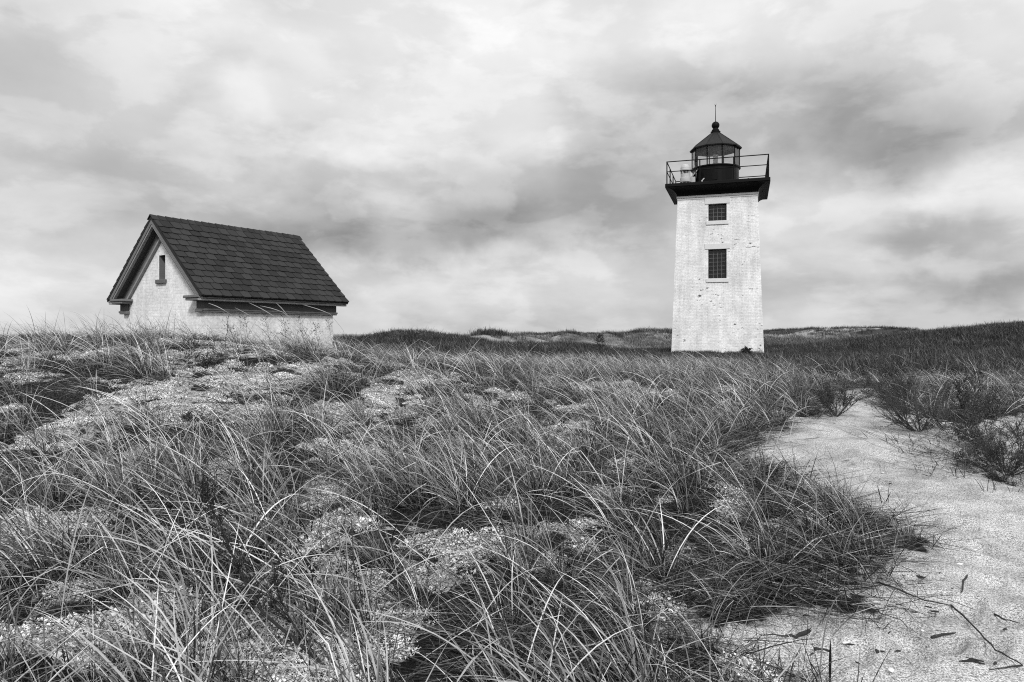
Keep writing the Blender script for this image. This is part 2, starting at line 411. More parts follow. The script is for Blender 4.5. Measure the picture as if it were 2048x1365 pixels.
# ------------------------------------------------------------------ mesh helpers
class MB:
    def __init__(s): s.v = []; s.f = []
    def add(s, vs_, fs_):
        o = len(s.v); s.v += [tuple(p) for p in vs_]; s.f += [tuple(i+o for i in f) for f in fs_]; return s
    def box(s, x0, x1, y0, y1, z0, z1, mtx=None):
        c = [Vector(p) for p in ((x0,y0,z0),(x1,y0,z0),(x1,y1,z0),(x0,y1,z0),(x0,y0,z1),(x1,y0,z1),(x1,y1,z1),(x0,y1,z1))]
        if mtx is not None: c = [mtx @ p for p in c]
        return s.add(c, [(0,3,2,1),(4,5,6,7),(0,1,5,4),(1,2,6,5),(2,3,7,6),(3,0,4,7)])
    def tube(s, pts, rad, n=6, cap=True):
        pts = [Vector(p) for p in pts]
        if not hasattr(rad, '__len__'): rad = [rad]*len(pts)
        rings = []
        for i, p in enumerate(pts):
            t = (pts[min(i+1, len(pts)-1)]-pts[max(i-1, 0)]).normalized()
            a = Vector((0, 0, 1)) if abs(t.z) < .9 else Vector((1, 0, 0))
            u = t.cross(a).normalized(); w = t.cross(u)
            rings.append([p+(u*math.cos(2*PI*k/n)+w*math.sin(2*PI*k/n))*rad[i] for k in range(n)])
        vs_ = [q for r in rings for q in r]; fs_ = []
        for i in range(len(pts)-1):
            for k in range(n):
                a = i*n+k; b_ = i*n+(k+1) % n
                fs_.append((a, b_, b_+n, a+n))
        if cap: fs_ += [tuple(range(n))[::-1], tuple(range((len(pts)-1)*n, len(pts)*n))]
        return s.add(vs_, fs_)
    def lathe(s, prof, n=24, c=(0, 0), phase=0.0, cap=True):
        vs_ = []; fs_ = []
        for r, z in prof:
            for k in range(n):
                a = 2*PI*k/n+phase; vs_.append((c[0]+r*math.cos(a), c[1]+r*math.sin(a), z))
        for i in range(len(prof)-1):
            for k in range(n):
                a = i*n+k; b_ = i*n+(k+1) % n
                fs_.append((a, b_, b_+n, a+n))
        if cap: fs_ += [tuple(range(n))[::-1], tuple(range((len(prof)-1)*n, len(prof)*n))]
        return s.add(vs_, fs_)
    def prism(s, poly, y0, y1):
        """extrude an x,z outline along y"""
        n = len(poly); vs_ = [(x, y0, z) for x, z in poly]+[(x, y1, z) for x, z in poly]
        fs_ = [tuple(range(n)), tuple(range(n, 2*n))[::-1]]+[((i+1) % n, i, i+n, (i+1) % n+n) for i in range(n)]
        return s.add(vs_, fs_)
    def mesh(s, name):
        me = bpy.data.meshes.new(name); me.from_pydata(s.v, [], s.f); me.update(); return me
    def build(s, name, m, parent=None, smooth=False, bevel=0.0, fix=True, uv=False):
        me = s.mesh(name)
        if fix or bevel:
            bm = bmesh.new(); bm.from_mesh(me)
            if fix: bmesh.ops.recalc_face_normals(bm, faces=bm.faces)
            if bevel:
                bmesh.ops.bevel(bm, geom=bm.edges[:], offset=bevel, segments=1, affect='EDGES', clamp_overlap=True)
            bm.to_mesh(me); bm.free()
        if smooth: me.polygons.foreach_set('use_smooth', [True]*len(me.polygons))
        if uv:
            l = me.uv_layers.new(name='UVMap')
            for p in me.polygons:
                n = p.normal
                for li in p.loop_indices:
                    co = me.vertices[me.loops[li].vertex_index].co
                    l.data[li].uv = (co.y+.13 if abs(n.x) > abs(n.y) else co.x, co.z)
        return link(name, me, m, parent)
def link(name, me, m, parent=None):
    o = bpy.data.objects.new(name, me); COL.objects.link(o)
    if m is not None and not me.materials: me.materials.append(m)
    if parent is not None: o.parent = parent
    return o
def tag(o, label=None, cat=None, group=None, kind=None):
    for k, v in (('label', label), ('category', cat), ('group', group), ('kind', kind)):
        if v: o[k] = v
    return o
def thing(name, label, cat, loc=(0, 0, 0), rz=0., group=None):
    o = bpy.data.objects.new(name, None); COL.objects.link(o); o.empty_display_size = .2
    o.location = loc; o.rotation_euler = (0, 0, rz)
    return tag(o, label, cat, group)

# ------------------------------------------------------------------ the ground: one sheet to the horizon
def build_ground():
    a1 = np.linspace(-math.radians(52), math.radians(52), 470)
    a2 = np.linspace(math.radians(52), 2*PI-math.radians(52), 62)[1:-1]
    az = np.concatenate([a1, a2]); na = len(az)
    r = np.concatenate([np.geomspace(.35, 2.0, 14), np.geomspace(2.05, 45, 280), np.geomspace(45.5, 160, 70), np.geomspace(166, 4500, 26)]); nr = len(r)
    R, A = np.meshgrid(r, az, indexing='ij')
    X = R*np.sin(A); Y = R*np.cos(A)
    Z = H(X, Y)
    ws = sand_w(X, Y); wl = lichen_w(X, Y)*(1-ws); wh = heath_w(X, Y)
    Z = Z+wl*.03*fbm(X*6, Y*6, 3, 91)*(R < 25)
    Z = Z+ws*.035*(fbm(X*2.4, Y*2.4, 3, 92)-.5)*(R < 25)+ws*.08*(fbm(X*1.1+5, Y*1.1, 2, 93)-.5)*(R < 25)
    fr = random.Random(17)                       # old footprints and hollows trodden into the path
    for px, py in [(1700, 1000), (1760, 965), (1800, 1010), (1850, 1035), (1905, 1030), (1930, 1060), (1960, 1105), (1890, 1090), (1985, 1170), (1940, 1215), (1860, 1180), (1820, 1120), (1780, 925), (1740, 890), (1700, 868),
                   (1770, 850), (1690, 925), (1640, 905), (2010, 1085), (1990, 1050), (2030, 1230), (1900, 1290), (1790, 1230), (1830, 1300), (1720, 1300), (1985, 1300), (1760, 830), (1750, 805)]:
        c = hit(px, py); th = fr.uniform(-.5, .9); L_, W_ = fr.uniform(.10, .16), fr.uniform(.05, .075)
        u = (X-c.x)*math.sin(th)+(Y-c.y)*math.cos(th); v = (X-c.x)*math.cos(th)-(Y-c.y)*math.sin(th)
        q = (u/L_)**2+(v/W_)**2
        Z = Z-ws*.036*np.exp(-q**1.5)+ws*.013*np.exp(-((np.sqrt(q)-1.55)/.4)**2)
    V = np.stack([X, Y, Z], -1).reshape(-1, 3)
    V = np.concatenate([V, [[0, 0, float(H(0, 0))]]])
    i = np.arange(nr-1)[:, None]; k = np.arange(na)[None, :]; k2 = (k+1) % na
    q = np.stack([i*na+k, (i+1)*na+k, (i+1)*na+k2, i*na+k2], -1).reshape(-1, 4)[:, ::-1]
    me = bpy.data.meshes.new('ground')
    nf = len(q); kk = np.arange(na); tri = np.stack([np.full(na, len(V)-1), (kk+1) % na, kk], -1)
    me.vertices.add(len(V)); me.vertices.foreach_set('co', V.ravel())
    lp = np.concatenate([q.ravel(), tri.ravel()]); me.loops.add(len(lp)); me.loops.foreach_set('vertex_index', lp.astype(np.int32))
    st = np.concatenate([np.arange(nf)*4, nf*4+np.arange(na)*3]); me.polygons.add(len(st)); me.polygons.foreach_set('loop_start', st.astype(np.int32))
    me.update(calc_edges=True); me.validate()
    me.polygons.foreach_set('use_smooth', [True]*len(me.polygons))
    for nm, w in (('sand', ws), ('lichen', wl), ('heath', wh)):
        at = me.attributes.new(nm, 'FLOAT', 'POINT'); at.data.foreach_set('value', np.concatenate([w.ravel(), [0]]).astype(np.float32))
    if me.polygons[100].normal.z < 0: me.flip_normals()
    o = link('dune_ground', me, M['ground']); tag(o, 'sandy dune ground with a pale footpath on the right', None, None, 'structure')
build_ground()

# ------------------------------------------------------------------ lighthouse
TW = Vector((11.53, 38.95, 0)); TROT = -math.radians(18.43)
def build_lighthouse():
    T = thing('lighthouse', 'square white brick lighthouse with black lantern room and railed gallery', 'lighthouse', TW, TROT)
    zb, zt = .2, 8.98
    def hw(z): return 2.345-(z-.63)*.0365
    # walls: front has two window openings with reveals, the others are plain
    WX0, WX1 = -.44, .49
    wins = [(4.53, 6.08, 'low'), (7.60, 8.50, 'high')]
    rows = [zb, wins[0][0], wins[0][1], wins[1][0], wins[1][1], zt]
    mb = MB()
    for i in range(len(rows)-1):
        z0, z1 = rows[i], rows[i+1]
        xs0 = [-hw(z0), WX0, WX1, hw(z0)]; xs1 = [-hw(z1), WX0, WX1, hw(z1)]
        for k in range(3):
            if k == 1 and i in (1, 3): continue
            mb.add([(xs0[k], -hw(z0), z0), (xs0[k+1], -hw(z0), z0), (xs1[k+1], -hw(z1), z1), (xs1[k], -hw(z1), z1)], [(0, 1, 2, 3)])
    for i in (1, 3):
        z0, z1 = rows[i], rows[i+1]; y0, y1 = -hw(z0), -hw(z1); d = .30
        mb.add([(WX0, y0, z0), (WX0, y0+d, z0), (WX0, y1+d, z1), (WX0, y1, z1)], [(0, 1, 2, 3)])
        mb.add([(WX1, y0, z0), (WX1, y0+d, z0), (WX1, y1+d, z1), (WX1, y1, z1)], [(0, 3, 2, 1)])
        mb.add([(WX0, y1, z1), (WX1, y1, z1), (WX1, y1+d, z1), (WX0, y1+d, z1)], [(0, 3, 2, 1)])
        mb.add([(WX0, y0, z0), (WX1, y0, z0), (WX1, y0+d, z0), (WX0, y0+d, z0)], [(0, 1, 2, 3)])
    h0, h1 = hw(zb), hw(zt)
    for a, b_ in (((1, -1), (1, 1)), ((1, 1), (-1, 1)), ((-1, 1), (-1, -1))):
        mb.add([(a[0]*h0, a[1]*h0, zb), (b_[0]*h0, b_[1]*h0, zb), (b_[0]*h1, b_[1]*h1, zt), (a[0]*h1, a[1]*h1, zt)], [(0, 1, 2, 3)])
    w = mb.build('wall', M['brick_tower'], T, uv=True)
    # two plain string courses under the cove
    mb = MB()
    for z0, z1, o in ((8.80, 8.86, .025), (8.90, 9.0, .05)):
        h = hw(z0)+o; g = hw(z0)-.04
        mb.box(-h, h, -h, -g, z0, z1); mb.box(-h, h, g, h, z0, z1); mb.box(-h, -g, -g, g, z0, z1); mb.box(g, h, -g, g, z0, z1)
    mb.build('string_course', M['stone_white'], T, bevel=.008)
    # windows
    for (z0, z1, kind), nrow in zip(wins, (7, 4)):
        yf = -hw(z0)
        fr = MB(); y = yf+.20; t = .035
        fr.box(WX0+.002, WX0+t, y, y+.06, z0+.002, z1-.002); fr.box(WX1-t, WX1-.002, y, y+.06, z0+.002, z1-.002)
        fr.box(WX0+t, WX1-t, y, y+.06, z0+.002, z0+t); fr.box(WX0+t, WX1-t, y, y+.06, z1-t, z1-.002)
        W = fr.build('window', M['black_iron'], T)
        tag(W, 'tall lower window of twenty-eight small panes' if kind == 'low' else 'short upper window of sixteen small panes')
        xa, xb, za, zc = WX0+t, WX1-t, z0+t, z1-t; ncol = 4; b2 = .011
        for k in range(1, ncol):
            x = xa+(xb-xa)*k/ncol
            MB().box(x-b2, x+b2, y+.01, y+.035, za, zc).build('muntin', M['muntin'], W)
        for r_ in range(1, nrow):
            z = za+(zc-za)*r_/nrow
            MB().box(xa, xb, y+.016, y+.041, z-b2, z+b2).build('muntin', M['muntin'], W)
        pw, ph = (xb-xa)/ncol, (zc-za)/nrow
        pm = MB().box(-pw/2+.004, pw/2-.004, 0, .006, -ph/2+.004, ph/2-.004).mesh('pane'); pm.materials.append(M['window_glass'])
        for k in range(ncol):
            for r_ in range(nrow):
                o = link('pane', pm, None, W); o.location = (xa+pw*(k+.5), y+.048, za+ph*(r_+.5))
                o.rotation_euler = (random.uniform(-.02, .02), 0, random.uniform(-.02, .02))
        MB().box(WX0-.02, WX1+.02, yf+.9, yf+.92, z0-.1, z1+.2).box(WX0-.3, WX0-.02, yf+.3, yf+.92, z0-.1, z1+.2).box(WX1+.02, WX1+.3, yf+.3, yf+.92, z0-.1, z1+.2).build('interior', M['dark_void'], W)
        if kind == 'high':
            c = MB()
            for q in range(3): c.box(-.46, .12-.02*q, yf+.42, yf+.46, z0+.02+q*.115, z0+.115+q*.115)
            c.build('pale_slats', M['white_plastic'], W)  # pale slats added behind the lower panes of the upper window
        yt = -hw(z1)
        MB().box(WX0-.18, WX1+.17, yt-.03, yt+.10, z1+.003, z1+.30).build('lintel', M['stone_white'], T, bevel=.01)
        ys = -hw(z0)
        MB().box(WX0-.11, WX1+.11, ys-.06, ys+.10, z0-.21, z0-.003).build('window_sill', M['stone_white'], T, bevel=.012)
    # cove under the gallery
    n = 9; prof = []
    for i in range(n+1):
        a = PI/2*i/n
        prof.append((hw(8.98)+.03+.58*(1-math.cos(a)), 8.99+.44*math.sin(a)))
    mb = MB()
    for i in range(n):
        (ra, za), (rb, zc) = prof[i], prof[i+1]
        for (ax, ay), (bx, by) in (((-1, -1), (1, -1)), ((1, -1), (1, 1)), ((1, 1), (-1, 1)), ((-1, 1), (-1, -1))):
            mb.add([(ax*ra, ay*ra, za), (bx*ra, by*ra, za), (bx*rb, by*rb, zc), (ax*rb, ay*rb, zc)], [(0, 1, 2, 3)])
    mb.build('gallery_cove', M['black_iron'], T, fix=False)
    G = 2.645
    MB().box(-G, G, -G, G, 9.44, 9.62).build('gallery_deck', M['black_iron'], T, bevel=.02)
    # railing: four corner posts, two between on each side, top and middle rails
    rr = G-.09; zd, zr, zm = 9.62, 10.80, 10.27
    pmesh = MB().tube([(0, 0, zd), (0, 0, zr+.02)], .034, 6).mesh('railing_post'); pmesh.materials.append(M['black_iron'])
    t3 = rr/3
    for x, y in [(-rr, -rr), (rr, -rr), (rr, rr), (-rr, rr)]+[(s*t3, e*rr) for s in (-1, 1) for e in (-1, 1)]+[(e*rr, s*t3) for s in (-1, 1) for e in (-1, 1)]:
        o = link('railing_post', pmesh, None, T); o.location = (x, y, 0)
    for z, rad in ((zr, .028), (zm, .024)):
        for a, b_ in (((-rr, -rr), (rr, -rr)), ((rr, -rr), (rr, rr)), ((rr, rr), (-rr, rr)), ((-rr, rr), (-rr, -rr))):
            MB().tube([(*a, z), (*b_, z)], rad, 6).build('rail', M['black_iron'], T)
    # lantern room: black drum, ten glazed sides, conical roof with ventilator ball and rod
    cx, cy = -.15, 0.
    MB().lathe([(1.25, 9.62), (1.25, 10.74), (1.34, 10.76), (1.34, 10.82), (1.05, 10.82)], 40, (cx, cy)).build('lantern_drum', M['drum_black'], T)
    dr = MB().box(-.14, .14, -.02, .02, 0, .42).build('drum_hatch', M['drum_black'], T, bevel=.01)
    dr.location = (cx, cy-1.255, 9.95)
    g0, g1, R = 10.82, 11.88, 1.27
    vert = [(cx+R*math.sin(math.radians(18+36*k)), cy-R*math.cos(math.radians(18+36*k))) for k in range(10)]
    for k in range(10):
        x, y = vert[k]
        MB().tube([(x, y, g0), (x, y, g1)], .032, 4).build('mullion', M['black_iron'], T)
        x2, y2 = vert[(k+1) % 10]
        ex, ey = (x2-x)*.03, (y2-y)*.03
        MB().add([(x+ex, y+ey, g0), (x2-ex, y2-ey, g0), (x2-ex, y2-ey, g1), (x+ex, y+ey, g1)], [(0, 1, 2, 3)]).build('lantern_pane', M['lantern_glass'], T, fix=False)
    ph = math.radians(-90+18)
    rf = MB().lathe([(1.28, 11.86), (1.39, 11.85), (1.41, 11.90), (1.26, 12.03), (.26, 12.80), (.235, 12.86)], 10, (cx, cy), ph).build('lantern_roof', M['lantern_roof'], T)
    MB().lathe([(1.29, 11.855), (.6, 11.96), (.02, 12.0)], 10, (cx, cy), ph, cap=False).build('ceiling_lining', M['lantern_lining'], rf, fix=False)
    for k in range(10):
        a = math.radians(18+36*k); s, c = math.sin(a), -math.cos(a)
        MB().tube([(cx+1.40*s, cy+1.40*c, 11.90), (cx+1.26*s, cy+1.26*c, 12.035), (cx+.27*s, cy+.27*c, 12.80)], .018, 4).build('roof_seam', M['lantern_roof'], rf)
    MB().lathe([(.26, 12.80), (.27, 12.90), (.20, 12.93), (.21, 12.98), (.15, 13.06), (.13, 13.12)], 20, (cx, cy)).build('vent_neck', M['black_iron'], T, smooth=False)
    MB().lathe([(.01, 13.06)]+[(.215*math.sin(PI*i/12), 13.255-.215*math.cos(PI*i/12)) for i in range(1, 12)]+[(.01, 13.47)], 20, (cx, cy)).build('vent_ball', M['black_iron'], T, smooth=True)
    rod = MB().tube([(cx, cy, 13.45), (cx, cy, 14.40)], [.022, .012], 5).tube([(cx, cy, 14.27), (cx-.04, cy, 14.46)], .008, 4).tube([(cx, cy, 14.27), (cx+.035, cy+.01, 14.47)], .008, 4)
    rod.build('lightning_rod', M['black_iron'], T)
    # beacon on its pedestal in the lantern
    MB().lathe([(.12, 9.9), (.12, 11.0), (.2, 11.02), (.2, 11.06)], 14, (cx, cy)).build('beacon_pedestal', M['stone_grey'], T)
    MB().lathe([(.13, 11.06), (.15, 11.10), (.15, 11.16), (.125, 11.18), (.125, 11.50), (.15, 11.52), (.15, 11.60), (.05, 11.64)], 18, (cx, cy)).build('beacon', M['stone_white'], T)
    # a loose cable sagging below the left corner of the gallery
    MB().tube([(-2.42, -1.9, 9.02), (-2.34, -2.05, 8.88), (-2.2, -2.2, 8.76), (-2.07, -2.3, 8.72), (-2.03, -2.33, 8.74)], .012, 5).build('sagging_cable', M['black_iron'], T)

    def world(x, y, z):
        return TW+Matrix.Rotation(TROT, 4, 'Z') @ Vector((x, y, z))
    # white two-stage fog signal near the left corner
    F = thing('fog_signal', 'white two-tier louvred fog signal on the gallery beside the left railing corner', 'fog signal', world(-1.68, -1.35, 9.62), TROT)
    MB().lathe([(.30, 0), (.30, .05), (.22, .06)], 24).build('base_ring', M['white_plastic'], F)
    MB().lathe([(.10, .05), (.10, .95)], 10).build('core', M['dark_void'], F)
    fins = [(.06, .30), (.72, .92)]
    for z0, z1 in fins:
        for k in range(8):
            a = 2*PI*k/8+.2
            mt = Matrix.Rotation(a, 4, 'Z')
            MB().box(.09, .265, -.012, .012, z0, z1, mt).build('vane', M['white_plastic'], F)
    MB().lathe([(.29, .28), (.29, .50), (.26, .52), (.26, .72), (.10, .74)], 24).build('horn_ring', M['white_plastic'], F)
    MB().lathe([(.29, .90), (.30, .96), (.27, .98), (.265, 1.08), (.22, 1.19), (.12, 1.25), (.01, 1.27)], 24).build('dome_cap', M['white_plastic'], F, smooth=False)
    B = thing('equipment_box', 'pale grey equipment box on short legs beside the lantern drum', 'box', world(-1.32, -.95, 9.62), TROT)
    MB().box(-.14, .14, -.1, .1, .22, .62).build('case', M['pale_box'], B, bevel=.015)
    for sx in (-.1, .1): MB().box(sx-.02, sx+.02, -.02, .02, 0, .22).build('leg', M['black_iron'], B)
    P = thing('solar_panel', 'steeply tilted dark solar panel on a strut frame behind the fog signal', 'solar panel', world(-1.45, -.55, 9.62), TROT)
    rot = Matrix.Translation((.05, 0, .62)) @ Matrix.Rotation(math.radians(-52), 4, 'Y')
    MB().box(-.55, .55, -.35, .35, -.02, .02, rot).build('panel', M['solar'], P)
    MB().box(-.56, .56, -.37, -.35, -.03, .03, rot).box(-.56, .56, .35, .37, -.03, .03, rot).build('panel_frame', M['trim_light'], P)
    for sy in (-.3, .3):
        MB().tube([(-.28, sy, 0), (-.18, sy, .36)], .02, 5).build('strut', M['black_iron'], P)
        MB().tube([(.25, sy, 0), (.30, sy, .95)], .02, 5).build('strut', M['white_plastic'], P)
    Q = thing('antenna_plate', 'small tilted plate on a short white post at the right of the gallery', 'antenna', world(1.32, -.35, 9.62), TROT)
    MB().box(-.06, .06, -.06, .06, 0, .36).build('post', M['white_plastic'], Q, bevel=.01)
    MB().box(-.26, .26, -.15, .15, -.02, .02, Matrix.Translation((.06, 0, .40)) @ Matrix.Rotation(math.radians(-11), 4, 'Y')).build('plate', M['black_iron'], Q)
    K = thing('signal_bracket', 'little white angled bracket at the foot of the second railing post', 'bracket', world(-.75, -2.2, 9.62), TROT)
    MB().box(-.03, .03, -.03, .03, 0, .12).box(-.03, .19, -.025, .025, 0, .05, Matrix.Translation((0, 0, .10)) @ Matrix.Rotation(math.radians(-48), 4, 'Y')).build('arm_piece', M['white_plastic'], K)
    A = tag(MB().tube([(0, 0, 0), (0, 0, 1.30)], .02, 5).lathe([(.02, 1.28), (.05, 1.30), (.05, 1.34), (.02, 1.36)], 8).build('whip_antenna', M['black_iron']), 'thin dark antenna pole standing between fog signal and lantern', 'antenna')
    A.location = world(-1.12, -1.7, 9.62); A.rotation_euler = (0, 0, TROT)
build_lighthouse()

# ------------------------------------------------------------------ the oil house
HO = Vector((-8.757, 17.465, 0)); HROT = -math.radians(34.2)
def build_oil_house():
    T = thing('brick_house', 'small white brick oil house with steep charcoal shingle roof on the dune', 'house', HO, HROT)
    wx, wy = 1.87, 3.86                 # half width, depth of the walls
    ro, y0, y1 = 2.165, -.30, 4.17      # eave half width, front and back of the roof
    ez, rz = 2.50, 4.515                # height of the roof surface at the eave and the ridge
    s = (rz-ez)/ro; al = math.atan(s); ca, sa = math.cos(al), math.sin(al)
    def roofz(x): return rz-s*abs(x)
    # walls: gable front with a slit opening, reveals, plain other sides
    sx0, sx1, sz0, sz1 = -.155, .125, 2.96, 3.57
    zt = lambda x: roofz(x)-.10
    mb = MB()
    xs = [-wx, sx0, sx1, wx]
    mb.add([(-wx, 0, 0), (sx0, 0, 0), (sx0, 0, sz0), (sx0, 0, sz1), (sx0, 0, zt(sx0)), (-wx, 0, zt(wx))], [(0, 1, 2, 3, 4, 5)])
    mb.add([(sx1, 0, 0), (wx, 0, 0), (wx, 0, zt(wx)), (sx1, 0, zt(sx1)), (sx1, 0, sz1), (sx1, 0, sz0)], [(0, 1, 2, 3, 4, 5)])
    mb.add([(sx0, 0, 0), (sx1, 0, 0), (sx1, 0, sz0), (sx0, 0, sz0)], [(0, 1, 2, 3)])
    mb.add([(sx0, 0, sz1), (sx1, 0, sz1), (sx1, 0, zt(sx1)), (0, 0, zt(0)), (sx0, 0, zt(sx0))], [(0, 1, 2, 3, 4)])
    mb.add([(wx, 0, 0), (wx, wy, 0), (wx, wy, zt(wx)), (wx, 0, zt(wx))], [(0, 1, 2, 3)])
    mb.add([(-wx, wy, 0), (-wx, 0, 0), (-wx, 0, zt(wx)), (-wx, wy, zt(wx))], [(0, 1, 2, 3)])
    mb.add([(wx, wy, 0), (-wx, wy, 0), (-wx, wy, zt(wx)), (0, wy, zt(0)), (wx, wy, zt(wx))], [(0, 1, 2, 3, 4)])
    mb.build('wall', M['brick_house'], T, fix=False, uv=True)
    sl = MB(); d = .26
    sl.add([(sx0, 0, sz0), (sx0, d, sz0), (sx0, d, sz1), (sx0, 0, sz1)], [(0, 1, 2, 3)]).add([(sx1, 0, sz0), (sx1, d, sz0), (sx1, d, sz1), (sx1, 0, sz1)], [(0, 3, 2, 1)])
    sl.add([(sx0, 0, sz1), (sx1, 0, sz1), (sx1, d, sz1), (sx0, d, sz1)], [(0, 3, 2, 1)]).add([(sx0, 0, sz0), (sx1, 0, sz0), (sx1, d, sz0), (sx0, d, sz0)], [(0, 1, 2, 3)])
    W = sl.build('slit_window', M['trim'], T, fix=False)
    MB().box(sx0, sx1, d-.02, d, sz0, sz1).build('slit_back', M['frieze'], W)  # dark panel added to close the back of the slit
    MB().box(sx0-.09, sx1+.07, -.06, .08, sz0-.10, sz0-.002).build('sill', M['stone_grey'], W, bevel=.008)
    # roof boarding under the shingles
    th = .05
    rb = MB()
    for sg in (-1, 1):
        P = [(0, rz-.012), (sg*ro, ez-.012), (sg*(ro-.02), ez-.012-th), (0, rz-.012-th/ca)]
        rb.prism(P if sg > 0 else P[::-1], y0, y1)
    R = rb.build('roof', M['roof_under'], T)
    # shingles: every one on the slope in view, the far slope joined
    ncourse, sw = 12, .262
    slope = ro/ca; capl = .17
    expo = (slope-capl)/ncourse
    ny = int(round((y1-y0)/sw)); sw = (y1-y0)/ny
    def shingle(seed):
        rr = random.Random(seed); w = sw/2-.010; Lh = expo*1.22
        j = [rr.uniform(-.006, .006) for _ in range(4)]
        c = .045
        # outline on the slope: a along the eave, b up the slope; lower corners softly clipped
        out = [(-w+c, j[0]*.4), (w-c, j[1]*.4), (w, c*.55+j[1]), (w, Lh), (-w, Lh), (-w, c*.55+j[0])]
        v = [(a, b, .033 if b < .1 else .006) for a, b in out]+[(a, b, -.002) for a, b in out]
        n = len(out); f = [tuple(range(n)), tuple(range(n, 2*n))[::-1]]+[((i+1) % n, i, i+n, (i+1) % n+n) for i in range(n)]
        return v, f
    var = []
    for i in range(6):
        v, f = shingle(i); me = MB().add(v, f).mesh('shingle'); me.materials.append(M['roofing']); var.append(me)
    half = []
    for i in range(3):
        v, f = shingle(20+i); me = MB().add([(a*.5, b, c) for a, b, c in v], f).mesh('half_shingle'); me.materials.append(M['roofing']); half.append(me)
    # local frame of the right slope: a = +y, b = up the slope, n = outward
    bas = Matrix(((0, -ca, sa), (1, 0, 0), (0, sa, ca))).to_4x4()
    rnd = random.Random(3)
    for c in range(ncourse):
        b0 = c*expo
        stag = (c % 2)
        ys = [y0+sw*(k+.5) for k in range(ny)] if not stag else [y0+sw*k for k in range(1, ny)]
        for y in ys:
            o = link('shingle', rnd.choice(var), None, R)
            p = Vector((ro+.035, y, ez-.035*s))+Vector((-ca*b0, 0, sa*b0))+Vector((sa, 0, ca))*(.006+rnd.uniform(0, .005))
            o.matrix_local = Matrix.Translation(p) @ bas @ Matrix.Rotation(rnd.uniform(-.012, .012), 4, 'Z') @ Matrix.Rotation(rnd.uniform(0, .02), 4, 'X')
        if stag:
            for y in (y0+sw*.25, y1-sw*.25):
                o = link('shingle', rnd.choice(half), None, R)
                p = Vector((ro+.035, y, ez-.035*s))+Vector((-ca*b0, 0, sa*b0))+Vector((sa, 0, ca))*.007
                o.matrix_local = Matrix.Translation(p) @ bas
    far = MB()
    bas2 = Matrix(((0, ca, -sa), (-1, 0, 0), (0, sa, ca))).to_4x4()
    for c in range(ncourse):
        for k in range(ny):
            v, f = shingle(c*50+k)
            p = Vector((-ro-.035, y0+sw*(k+.5), ez-.035*s))+Vector((ca*c*expo, 0, sa*c*expo))+Vector((-sa, 0, ca))*(.006+rnd.uniform(0, .006))
            mt = Matrix.Translation(p) @ bas2
            far.add([mt @ Vector(q) for q in v], f)
    tag(far.build('shingles', M['roofing'], R), None, None, None, 'stuff')
    # ridge caps: folded tiles lapping along the ridge
    nc = 23; cl = (y1-y0+.02)/nc
    for k in range(nc):
        w = .17; lift = .022
        a0, a1 = -.015, cl*1.25
        v = []
        for y, h in ((a0, .018), (a1, .0)):
            v += [(-w*ca, y, -w*sa+h), (0, y, h+.004), (w*ca, y, -w*sa+h), (-w*ca, y, -w*sa+h-.014), (0, y, h-.012), (w*ca, y, -w*sa+h-.014)]
        f = [(0, 1, 7, 6), (1, 2, 8, 7), (3, 9, 10, 4), (4, 10, 11, 5), (0, 3, 4, 1), (1, 4, 5, 2), (2, 5, 11, 8), (0, 6, 9, 3), (6, 7, 10, 9), (7, 8, 11, 10)]
        o = MB().add(v, f).build('ridge_cap', M['roofing'], R)
        o.location = (0, y0-.01+cl*k, rz+lift-.002+rnd.uniform(-.002, .003))
    # rakes: fascia, crown moulding, soffit and frieze on both gables
    def rake(name, m, yA, yB, d0, d1, xin=0.0, xout=ro):
        """board along both slopes: d0..d1 measured square to the roof surface downwards"""
        for sg in (-1, 1):
            def P(x, dd): return (sg*x, roofz(x)-dd/ca)
            def lim(dd): return min(xout, (rz-2.508-dd/ca)/s)
            po = [P(xin, d0), P(lim(d0), d0), P(lim(d1), d1), P(xin, d1)]
            MB().prism(po if sg > 0 else po[::-1], yA, yB).build(name, m, T)
    for ya, yb, yw in ((y0, 1, 0), (y1, -1, wy)):
        e = yb
        def seg(a, b): return (ya+e*a, ya+e*b) if e > 0 else (ya+e*b, ya+e*a)
        rake('fascia', M['trim'], *seg(.012, .05), .056, .145)
        rake('crown_moulding', M['trim_light'], *seg(.03, .10), .145, .185)
        rake('soffit', M['frieze'], *seg(.10, .298), .150, .168)
        def sw_(a, b): return (yw-b, yw-a) if e > 0 else (yw+a, yw+b)
        rake('rake_frieze', M['trim'], *sw_(.003, .035), .170, .37, 0.0, 1.98)
        rake('bed_moulding', M['trim_light'], *sw_(.003, .075), .37, .415, 0.0, 1.98)
    # eaves on the two long sides
    for sg in (-1, 1):
        def bx(name, m, a, b, yA, yB, zA, zB, bev=0.):
            return MB().box(min(sg*a, sg*b), max(sg*a, sg*b), yA, yB, zA, zB).build(name, m, T, bevel=bev)
        bx('eave_moulding', M['trim_light'], 1.98, 2.115, y0+.02, y1-.02, 2.372, 2.425, .008)
        bx('eave_moulding', M['trim'], 2.04, 2.15, y0+.01, y1-.01, 2.428, 2.462, .006)
        bx('eave_soffit', M['roof_under'], 1.875, 1.978, .04, wy-.04, 2.385, 2.415)
        bx('frieze', M['frieze'], 1.872, 1.935, -.07, wy+.07, 2.20, 2.383)
        bx('frieze_moulding', M['trim'], 1.872, 1.965, -.10, wy+.10, 2.150, 2.197, .008)
        bx('frieze_moulding', M['trim'], 1.872, 1.95, -.085, wy+.085, 2.115, 2.147, .006)
